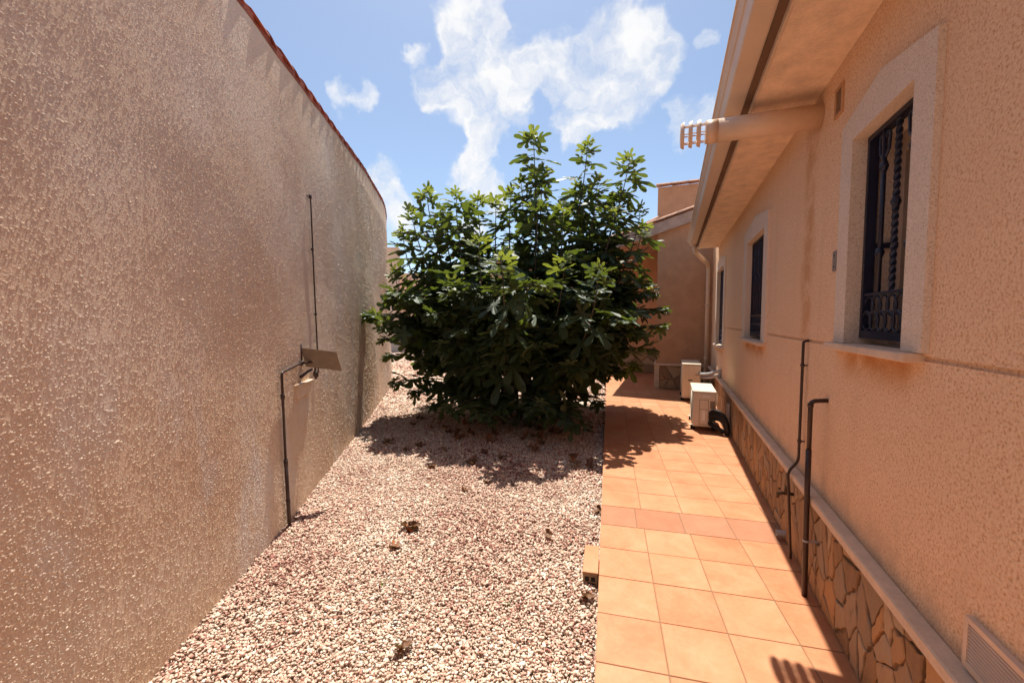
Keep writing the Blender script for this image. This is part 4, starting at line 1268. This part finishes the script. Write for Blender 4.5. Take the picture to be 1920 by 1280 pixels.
# ------------------------------------------------------------------ outdoor air-conditioning units
def ac_unit(label, x0, y0, w, l, hgt, tilt=0.0, front=True):
    r_ = empty('air_conditioner', (x0 + w / 2, y0 + l / 2, 0), R(tilt)); tag(r_, label, 'air conditioner', 'outdoor units by the house wall')
    hw, hl = w / 2, l / 2
    z0 = 0.06
    B = lambda mb, n, mt, sm=False: mb.build(n, mt, r_, smooth=sm)
    B(MB().cbox(-hw, hw, -hl, hl, z0, hgt - 0.022, 0.008), 'casing', M['acw'])
    B(MB().cbox(-hw - 0.006, hw + 0.006, -hl - 0.006, hl + 0.006, hgt - 0.021, hgt, 0.007), 'top_panel', M['acw'])
    for sy in (-1, 1):
        for sx in (-1, 1):
            B(MB().cbox(sx * hw * 0.93 - 0.03, sx * hw * 0.93 + 0.03, sy * hl * 0.72 - 0.035, sy * hl * 0.72 + 0.035, 0.001, z0 - 0.001, 0.006), 'foot', M['acblack'])
    for sy in (-1, 1):
        B(MB().box(-hw - 0.035, hw + 0.035, sy * hl * 0.72 - 0.02, sy * hl * 0.72 + 0.02, z0 - 0.006, z0 - 0.0005), 'mounting_rail', M['acw'])
    # end panel facing the camera: seams, grip, service cover, label
    e = -hl - 0.0005
    panel = B(MB().cbox(-hw + 0.035, hw - 0.01, e - 0.004, e, z0 + 0.02, hgt - 0.045, 0.002), 'end_panel', M['acw'])
    if front:
        B(MB().cbox(-0.02, 0.085, e - 0.012, e - 0.0045, hgt - 0.085, hgt - 0.058, 0.004), 'grip', M['label'])
        B(MB().cbox(-0.06, 0.05, e - 0.012, e - 0.0045, hgt * 0.55, hgt * 0.78, 0.012), 'service_cover', M['acw'])
        B(MB().cbox(-0.06, 0.05, e - 0.010, e - 0.0045, z0 + 0.04, hgt * 0.54, 0.010), 'valve_cover', M['acw'])
        for (xa, xb, za, zb) in ((-0.066, 0.056, hgt * 0.55 - .006, hgt * 0.78 + .006), (-0.066, 0.056, z0 + 0.034, hgt * 0.54 + .003)):
            B(MB().box(xa, xb, e - 0.0050, e - 0.0043, za, zb), 'seam', M['acd'])
        B(MB().box(-0.028, 0.012, e - 0.0115, e - 0.0104, z0 + 0.09, z0 + 0.24), 'label', M['label'])
        B(MB().box(0.075, hw - 0.012, e - 0.0055, e - 0.0045, hgt * 0.58, hgt * 0.76), 'louvre', M['acd'])
    else:
        B(MB().box(-0.045, -0.0435, e - 0.0052, e - 0.0044, z0 + 0.03, hgt - 0.06), 'seam', M['acd'])
        B(MB().box(0.045, 0.0465, e - 0.0052, e - 0.0044, z0 + 0.03, hgt - 0.06), 'seam', M['acd'])
        B(MB().cbox(-0.055, 0.02, e - 0.0056, e - 0.0045, hgt * 0.55, hgt * 0.58, 0.0005), 'slot', M['acblack'])
        B(MB().cbox(0.07, hw - 0.012, e - 0.0056, e - 0.0045, hgt * 0.70, hgt * 0.73, 0.0005), 'grip', M['acd'])
        B(MB().cbox(-0.055, 0.03, e - 0.009, e - 0.0057, z0 + 0.07, hgt * 0.52, 0.003), 'valve_cover', M['acw'])
    # fan side facing the gravel
    fy, fzc, fr_ = -hl * 0.22, z0 + (hgt - z0) * 0.5, min(hl * 0.62, (hgt - z0) * 0.44)
    disc = MB(); seg = 28
    disc.tube([(-hw - 0.0012, fy, fzc), (-hw - 0.0004, fy, fzc)], fr_, seg)
    B(disc, 'fan_opening', M['acblack'])
    for k in range(1, 8):
        rad = fr_ * k / 7
        ring = [(-hw - 0.008, fy + math.cos(2 * math.pi * i / 24) * rad, fzc + math.sin(2 * math.pi * i / 24) * rad) for i in range(25)]
        B(MB().tube(ring, 0.003, 5, cap=False), 'grille_ring', M['acw'], True)
    for k in range(8):
        an = 2 * math.pi * k / 8
        B(MB().tube([(-hw - 0.008, fy, fzc), (-hw - 0.008, fy + math.cos(an) * fr_, fzc + math.sin(an) * fr_)], 0.003, 5), 'grille_spoke', M['acw'], True)
    return r_
a1 = ac_unit('nearer cream air-conditioning unit with black hoses at its side', 0.318, 6.30, 0.30, 0.78, 0.575, 0, True)
a2 = ac_unit('farther, taller cream air-conditioning unit beside the wing wall', 0.228, 8.50, 0.33, 0.84, 0.735, 0, False)
hs = empty('insulated_hose', (0.7, 6.3, 0)); tag(hs, 'bundle of black insulated hoses curling from the nearer unit down to the tiles', 'hose')
for k, (zz, xx, r_) in enumerate(((0.30, 0.76, 0.020), (0.265, 0.745, 0.022), (0.235, 0.73, 0.018), (0.20, 0.75, 0.020), (0.325, 0.775, 0.014))):
    pts = bez((0.54, 6.29 - 0.02 * (k % 2), zz - 0.05), (0.60, 6.20 - 0.01 * k, zz + 0.05), (xx - 0.01, 6.14, zz + 0.02), (xx, 6.12 + 0.015 * k, 0.02 + 0.004 * k), 16)
    keep(MB().tube(pts, r_, 10).build('hose', M['blackpipe'], smooth=True), hs)
keep(MB().tube(bez((0.54, 6.285, 0.12), (0.6, 6.18, 0.10), (0.68, 6.16, 0.06), (0.76, 6.2, 0.02), 10), 0.03, 10).build('hose', M['blackpipe'], smooth=True), hs)
cd = empty('cable_trunking', (0.785, 6.35, 0)); tag(cd, 'short cream trunking standing against the skirting behind the black hoses', 'trunking')
keep(MB().cbox(0.765, 0.797, 6.34, 6.39, 0.0, 0.40, 0.004).build('channel', M['whitepipe']), cd)
keep(MB().cbox(0.760, 0.764, 6.336, 6.394, 0.0, 0.405, 0.001).build('lid', M['whitepipe']), cd)
cc = empty('conduit', (0.7, 8.4, 0.6)); tag(cc, 'grey corrugated conduit bridging from the wall to the farther unit', 'conduit')
for dz, r_, nm in ((0.0, 0.030, 0), (-0.07, 0.026, 1)):
    pts = bez((HX, 7.75, 0.70 + dz), (0.72, 7.78, 0.69 + dz), (0.72, 8.2, 0.56 + dz), (0.50, 8.55 + nm * .1, 0.54 + dz), 40)
    rad = [r_ * (1 + 0.07 * (i % 2)) for i in range(len(pts))]
    keep(MB().tube(pts, rad, 12).build('tube', M['greypipe'], smooth=True), cc)
for k in range(3):
    pass

# ------------------------------------------------------------------ fig tree
FW = Vector((-math.sin(R(YAW)), math.cos(R(YAW)), 0)); RT_ = Vector((FW.y, -FW.x, 0))
TREE = Vector((-2.44, 6.42, -0.09))
def TP(u, v, z): return TREE + RT_ * u + FW * v + Vector((0, 0, z + 0.09))
tree = empty('fig_tree', TREE)
tag(tree, 'big bushy fig tree with dark lobed leaves growing in the gravel', 'tree')

def leaf_shape(seed):
    """palmate five-lobed blade along +Y, unit length, slightly cupped and drooping"""
    r_ = random.Random(seed)
    lobes = [(-112, 0.52, 0.125), (-56, 0.84, 0.148), (0, 1.0, 0.16), (56, 0.84, 0.148), (112, 0.52, 0.125)]
    o = Vector((0, 0.0, 0))
    pts = []
    base = Vector((0, 0.12))
    ctrl = []
    for i, (an, ln, wd) in enumerate(lobes):
        an += r_.uniform(-7, 7); ln *= r_.uniform(0.88, 1.1); wd *= r_.uniform(0.9, 1.25)
        d = Vector((math.sin(R(an)), math.cos(R(an)))); n_ = Vector((d.y, -d.x))
        c = base
        left = [c + d * ln * 0.36 - n_ * wd * 0.60, c + d * ln * 0.72 - n_ * wd * 1.15, c + d * ln * 0.93 - n_ * wd * 0.80]
        tip = c + d * ln
        right = [c + d * ln * 0.93 + n_ * wd * 0.80, c + d * ln * 0.72 + n_ * wd * 1.15, c + d * ln * 0.36 + n_ * wd * 0.60]
        ctrl.append((left, tip, right))
    outl = [Vector((0, 0))]
    for (l_, t_, r2) in ctrl:
        outl += l_ + [t_] + r2
    vs = [(0, 0.14, 0.0)]
    droop = r_.uniform(0.10, 0.32); cup = r_.uniform(-0.12, 0.22)
    for p in outl:
        rad = math.hypot(p.x, p.y - 0.12)
        z = -droop * rad * rad + cup * abs(p.x) * 0.6 + r_.uniform(-0.03, 0.03)
        vs.append((p.x, p.y, z))
    n_ = len(outl)
    fs = [(0, 1 + (i + 1) % n_, 1 + i) for i in range(n_)]
    # petiole
    b0 = len(vs)
    vs += [(-0.012, 0.02, -0.004), (0.012, 0.02, -0.004), (0.010, -0.38, 0.02), (-0.010, -0.38, 0.02), (0, 0.02, -0.022), (0, -0.38, 0.0)]
    fs += [(b0, b0 + 1, b0 + 2), (b0, b0 + 2, b0 + 3), (b0 + 1, b0 + 4, b0 + 5), (b0 + 1, b0 + 5, b0 + 2), (b0 + 4, b0, b0 + 3), (b0 + 4, b0 + 3, b0 + 5)]
    return np.array(vs), np.array(fs)
LEAF = [leaf_shape(k) for k in range(8)]
# blade normal must look up (+Z)
for k, (v, f) in enumerate(LEAF):
    a_, b_, c_ = v[f[3][0]], v[f[3][1]], v[f[3][2]]
    if np.cross(b_ - a_, c_ - a_)[2] < 0: LEAF[k] = (v, f[:, ::-1].copy())

leaves = []       # (matrix 4x4, variant, young)
def put_leaf(pos, d, size, up_bias, young, rr):
    """leaf blade pointing along d with its face turned up"""
    d = Vector(d).normalized()
    nrm = Vector((0, 0, 1)) * up_bias + Vector((rr.gauss(0, .35), rr.gauss(0, .35), rr.gauss(0, .2)))
    x = d.cross(nrm)
    if x.length < 1e-3: x = d.cross(Vector((1, 0, 0)))
    x.normalize(); n_ = x.cross(d)
    m = Matrix((x, d, n_)).transposed() * size
    base = Vector(pos) + d * size * 0.38
    leaves.append((np.array(m), np.array(base), rr.randrange(8), young))

rr = random.Random(42)
TIPS = [(0.27, 0.1, 4.68), (1.17, 0.0, 4.45), (1.90, 0.1, 4.28), (1.52, 0.4, 3.55), (0.72, 0.5, 3.45), (0.42, -0.1, 4.0), (0.08, 0.3, 3.95), (1.30, -0.2, 3.8), (1.05, 0.3, 3.85), (1.78, 0.2, 3.75),
        (-1.53, 0.1, 3.74), (-1.0, -0.1, 3.64), (-0.68, 0.2, 3.62), (-0.35, 0.0, 3.52), (-1.92, 0.0, 3.05), (-0.1, -0.2, 3.62), (-1.28, 0.3, 3.45), (-0.85, 0.4, 3.5),
        (2.16, 0.2, 3.15), (-2.12, 0.2, 2.4), (2.0, -0.2, 3.35), (-1.7, -0.3, 3.3), (1.55, -0.4, 3.3), (0.7, -0.5, 3.3), (0.3, -0.6, 3.35)]
SIDE = [(-2.38, -0.3, 1.66), (-2.25, 0.0, 1.25), (-2.2, 0.2, 0.95), (-2.0, -0.2, 0.55), (-2.15, 0.3, 1.9), (-1.6, -0.5, 0.45), (-1.2, -0.9, 0.35), (2.42, -0.1, 1.75), (2.48, 0.1, 1.45), (2.2, -0.3, 1.1),
        (2.05, 0.2, 0.8), (2.3, 0.3, 2.2), (1.6, -0.4, 0.75), (1.2, -0.8, 0.35), (0.6, -1.5, 0.35), (0.3, -1.7, 0.45), (-0.4, -1.5, 0.30), (-0.9, -1.3, 0.35), (0.75, -1.75, 0.25)]
for k in range(88):        # dome fill
    ph = rr.uniform(0, 2 * math.pi); ct = rr.uniform(-0.6, 0.97)
    st_ = math.sqrt(1 - ct * ct); rad = rr.uniform(0.72, 1.06)
    u = math.cos(ph) * st_ * 2.18 * rad + 0.05; v = math.sin(ph) * st_ * 1.95 * rad
    z = 1.7 + ct * (1.35 if ct > 0 else 1.3) * rad
    if u < -0.3 and z > 3.2: z -= 0.35
    (TIPS if ct > 0.35 else SIDE).append((u, v, max(z, 0.3)))
stems = [[] for _ in range(9)]
bases = [(math.cos(k * 2.4) * (0.10 + 0.05 * k), math.sin(k * 2.4) * (0.10 + 0.05 * k)) for k in range(9)]
GA = R(137.5)
for kind, lst in (('up', TIPS), ('side', SIDE)):
    for ti, (u, v, z) in enumerate(lst):
        bi = min(range(9), key=lambda i: (bases[i][0] * 3 - u) ** 2 + (bases[i][1] * 3 - v) ** 2 + rr.uniform(0, 1.5))
        bu, bv = bases[bi]
        tip = TP(u, v, z)
        b0 = TP(bu, bv, -0.12)
        if kind == 'up':
            p1 = TP(bu + (u - bu) * 0.30, bv + (v - bv) * 0.30, z * 0.30)
            p2 = TP(bu + (u - bu) * 0.93 + rr.uniform(-.1, .1), bv + (v - bv) * 0.93 + rr.uniform(-.1, .1), z - 1.1)
        else:
            p1 = TP(bu + (u - bu) * 0.15, bv + (v - bv) * 0.15, max(0.5, z * 0.75 + 0.25))
            p2 = TP(bu + (u - bu) * 0.75, bv + (v - bv) * 0.75, z + 0.12)
        cur = bez(b0, p1, p2, tip, 22)
        L = sum((cur[i + 1] - cur[i]).length for i in range(22))
        r0 = 0.028 if kind == 'up' else 0.02
        stems[bi].append((cur, [r0 * (1 - 0.82 * i / 22) for i in range(23)]))
        # leaves, spiralling up the shoot
        d_ = 0.0; ang_ = rr.uniform(0, 6.28)
        s_ = L * (0.40 if kind == 'up' else 0.35)
        while s_ < L:
            t = s_ / L
            f = t * 22; i = min(21, int(f)); pos = cur[i].lerp(cur[i + 1], f - i)
            tan = (cur[i + 1] - cur[i]).normalized()
            rem = L - s_
            ang_ += GA
            side = Vector((math.cos(ang_), math.sin(ang_), 0))
            side = (side - tan * side.dot(tan))
            if side.length < 0.1: side = Vector((0, 0, 1)) - tan * tan.z
            side.normalize()
            young = rem < 0.16 and pos.z > 2.2
            lift = max(-0.35, 0.75 - rem * 1.5)
            d = side + tan * max(0.0, lift) + Vector((0, 0, min(0, lift) * 0.9))
            size = (0.145 + min(0.155, rem * 0.32)) * rr.uniform(0.75, 1.2)
            put_leaf(pos, d, size, 1.0, young, rr)
            s_ += rr.uniform(0.050, 0.092) if rem > 0.22 else rr.uniform(0.028, 0.046)
        for k in range(3):
            put_leaf(tip, tan + Vector((rr.gauss(0, .5), rr.gauss(0, .5), rr.gauss(0, .3))), rr.uniform(0.09, 0.14), 0.6, True if z > 2 else False, rr)
# light green side shoot on the left, towards the wall
for (u, v, z) in ((-2.36, -0.25, 1.60), (-2.28, -0.28, 1.50), (-2.15, -0.3, 1.42)):
    for k in range(7):
        put_leaf(TP(u + rr.uniform(-.08, .08), v + rr.uniform(-.08, .08), z + rr.uniform(-.06, .06)), (rr.gauss(-.2, .6), rr.gauss(0, .6), rr.uniform(0, .9)), rr.uniform(0.13, 0.19), 0.7, True, rr)
# inner foliage
for k in range(350):
    ph = rr.uniform(0, 6.283); ct = rr.uniform(-0.8, 0.9); st_ = math.sqrt(1 - ct * ct); rad = rr.uniform(0.35, 0.92)
    z = 1.6 + ct * 1.5 * rad
    if z < 0.05: continue
    put_leaf(TP(math.cos(ph) * st_ * 2.1 * rad, math.sin(ph) * st_ * 1.85 * rad, z), (math.cos(ph), math.sin(ph), rr.uniform(-.7, .3)), rr.uniform(0.16, 0.28), 1.0, False, rr)
leaves = [l for l in leaves if l[1][2] > -0.06]

for k, lst in enumerate(stems):
    mb = MB()
    for cur, rad in lst: mb.tube([p - TREE for p in cur], rad, 6)
    if lst: mb.build('stem', M['bark'], tree, smooth=True)

camp = np.array([0, 0, 1.6])
def score(l):
    m, b_, v, y = l
    ctr = b_ + m[:, 1] * 0.5
    rel = ctr - camp; dist = np.linalg.norm(rel)
    size = np.linalg.norm(m[:, 1])
    nrm = m[:, 2] / size
    face = abs(np.dot(nrm, rel / dist))
    front = -np.dot(ctr[:2] - np.array([TREE.x, TREE.y]), np.array([FW.x, FW.y]))
    return (size / dist) ** 2 * (0.2 + face) * (1.0 if front > 0.9 or ctr[2] > 3.2 else 0.3)
order = sorted(range(len(leaves)), key=lambda i: -score(leaves[i]))
single = set(order[:300])
LM = []
for k, (v, f) in enumerate(LEAF):
    pair = []
    for mt in (M['leaf'], M['leaf_new']):
        m = bpy.data.meshes.new('leaf'); m.from_pydata([tuple(p) for p in v], [], [tuple(int(i) for i in t) for t in f]); m.update()
        m.materials.append(mt); pair.append(m)
    LM.append(pair)
VV, FF, MI = [], [], []
nv = 0
for i, (m, b_, v, y) in enumerate(leaves):
    if i in single:
        o = link('leaf', LM[v][1 if y else 0], tree)
        mm = Matrix(m.tolist()).to_4x4(); mm.translation = Vector(b_) - TREE
        o.matrix_local = mm
    else:
        V, F = LEAF[v]
        VV.append(V @ m.T + b_ - np.array(TREE)); FF.append(F + nv); MI.append(np.full(len(F), 1 if y else 0)); nv += len(V)
cm = make_mesh_np('crown', np.concatenate(VV), np.concatenate(FF))
cm.polygons.foreach_set('use_smooth', np.zeros(len(cm.polygons), dtype=bool))
cm.materials.append(M['leaf']); cm.materials.append(M['leaf_new'])
cm.polygons.foreach_set('material_index', np.concatenate(MI).astype(np.int32))
tag(link('crown', cm, tree), kind='stuff')
print('leaves', len(leaves))

# ------------------------------------------------------------------ dead leaves and weeds on the gravel
def crumple(seed, n):
    r_ = random.Random(seed); mb = MB()
    for k in range(n):
        s_ = r_.uniform(0.045, 0.075); curl = r_.uniform(0.9, 2.2) * r_.choice((-1, 1))
        a_ = r_.uniform(0, 6.28); tx, ty = r_.uniform(-.8, .8), r_.uniform(-.8, .8)
        Rm = Matrix.Rotation(a_, 3, 'Z') @ Matrix.Rotation(tx, 3, 'X') @ Matrix.Rotation(ty, 3, 'Y')
        c = Vector((r_.uniform(-.05, .05), r_.uniform(-.05, .05), 0.028))
        out, fs = [], []
        for iu in range(7):
            for iv in range(5):
                u, v = iu / 6 * 2 - 1, iv / 4 * 2 - 1
                w_ = math.sqrt(max(0.0, 1 - u * u)) * (0.62 + 0.22 * math.sin(u * 7 + seed)) + 0.06
                th = v * w_ * curl
                q = Vector((math.sin(th) / curl, u + r_.uniform(-.06, .06), (1 - math.cos(th)) / curl + 0.3 * u * u + r_.uniform(-.07, .07)))
                p = Rm @ (q * s_) + c; p.z = max(p.z, 0.002); out.append(tuple(p))
        for iu in range(6):
            for iv in range(4):
                fs.append((iu * 5 + iv, iu * 5 + iv + 1, iu * 5 + iv + 6, iu * 5 + iv + 5))
        mb.add(out, fs)
    m = mb.mesh('dead_leaf'); m.materials.append(M['dead']); return m
CR = [crumple(k, n) for k, n in enumerate((1, 2, 2, 3, 6))]
DL = [((-1.90, 2.62), 4, 1.25, 'largest clump of curled brown dead leaves on the sunlit gravel'),
      ((-1.885, 2.335), 2, 1.0, 'small brown dead leaf just below the largest clump'),
      ((-0.86, 2.89), 3, 0.9, 'curled brown dead leaf alone on gravel near the path'),
      ((-0.575, 3.45), 3, 0.9, 'dark dead leaf against the path edge beside the darker tile row'),
      ((-1.21, 1.60), 3, 0.95, 'brown dead leaf clump at the bottom edge of the gravel'),
      ((-0.425, 2.30), 3, 1.0, 'dead leaf clump beside the kerb block'),
      ((-2.45, 3.78), 2, 1.0, 'brown dead leaf just left below the tree shadow'),
      ((-1.87, 3.40), 1, 1.0, 'small dead leaf at the front tip of the tree shadow'),
      ((-1.72, 3.62), 2, 0.9, 'dead leaf just in front of the tree shadow edge')]
for (xy, k, s_, lab) in DL:
    o = link('dead_leaf', CR[k], None, (xy[0], xy[1], -0.074), (0, 0, rr.uniform(0, 6.28))); o.scale = (s_ * 0.78,) * 3
    tag(o, lab, 'dead leaf', 'dead leaves on the gravel')
for k in range(46):
    x = rr.uniform(-4.0, -0.85); y = rr.uniform(4.1, 6.0)
    if x > path_x(y) - 0.1 or x < wall_x(y) + 0.6: continue
    o = link('dead_leaf', CR[rr.randrange(4)], None, (x, y, -0.07), (0, 0, rr.uniform(0, 6.28))); o.scale = (rr.uniform(0.8, 1.3),) * 3
    tag(o, 'brown dead leaf lying in the shade in front of the fig tree', 'dead leaf', 'dead leaves in the tree shadow')
for (x, y, lab) in ((-1.66, 1.98, 'tiny green grass tuft in the gravel nearer the wall'), (-0.86, 2.11, 'tiny green grass tuft in the gravel nearer the kerb block')):
    mb = MB(); r_ = random.Random(int(x * 100))
    for k in range(7):
        a_ = r_.uniform(0, 6.28); l_ = r_.uniform(0.03, 0.06); w_ = 0.002
        d = Vector((math.cos(a_), math.sin(a_), 0)); n_ = Vector((-d.y, d.x, 0)) * w_
        mb.add([-n_, n_, d * 0.35 * l_ + n_ * .8 + Vector((0, 0, l_ * .7)), d * 0.35 * l_ - n_ * .8 + Vector((0, 0, l_ * .7)), d * 0.8 * l_ + Vector((0, 0, l_))], [(0, 1, 2, 3), (3, 2, 4)])
    o = mb.build('grass_tuft', M['grass'], None, loc=(x, y, -0.085)); tag(o, lab, 'grass', 'grass tufts in the gravel')

# ------------------------------------------------------------------ far boundary walls behind the tree
def CP(lat, dep, z=0): 
    p = RT_ * lat + FW * dep; p.z = z; return p
def far_wall(name, label, l0, l1, d0, d1, z1, th_):
    p, q = CP(l0, d0), CP(l1, d1)
    t = (q - p).normalized(); n_ = Vector((-t.y, t.x, 0)) * th_
    r_ = empty(name, p); tag(r_, label, 'wall')
    pts = [p, q, q + n_, p + n_]
    o = MB().add([(v.x, v.y, -0.16) for v in pts] + [(v.x, v.y, z1) for v in pts], [(3, 2, 1, 0), (4, 5, 6, 7), (0, 1, 5, 4), (1, 2, 6, 5), (2, 3, 7, 6), (3, 0, 4, 7)]).build('wall', M['tan'])
    keep(o, r_)
    e = n_.normalized() * 0.04 + t * 0
    pts = [p - e, q - e, q + n_ + e, p + n_ + e]
    o = MB().add([(v.x, v.y, z1 + .002) for v in pts] + [(v.x, v.y, z1 + 0.07) for v in pts], [(3, 2, 1, 0), (4, 5, 6, 7), (0, 1, 5, 4), (1, 2, 6, 5), (2, 3, 7, 6), (3, 0, 4, 7)]).build('coping', M['tan'])
    keep(o, r_)
far_wall('back_wall', 'low tan boundary wall glimpsed behind the left side of the fig tree', -6.3, 1.0, 22.0, 22.0, 4.0, 0.25)
far_wall('corner_wall', 'taller tan wall end standing at the far left behind the fig tree', -9.0, -5.95, 21.4, 21.2, 5.25, 0.3)

# ------------------------------------------------------------------ render settings
scene.render.engine = 'CYCLES'
scene.cycles.samples = 128
scene.cycles.max_bounces = 6
scene.cycles.use_denoising = True
scene.render.resolution_x = 1024
scene.render.resolution_y = 682
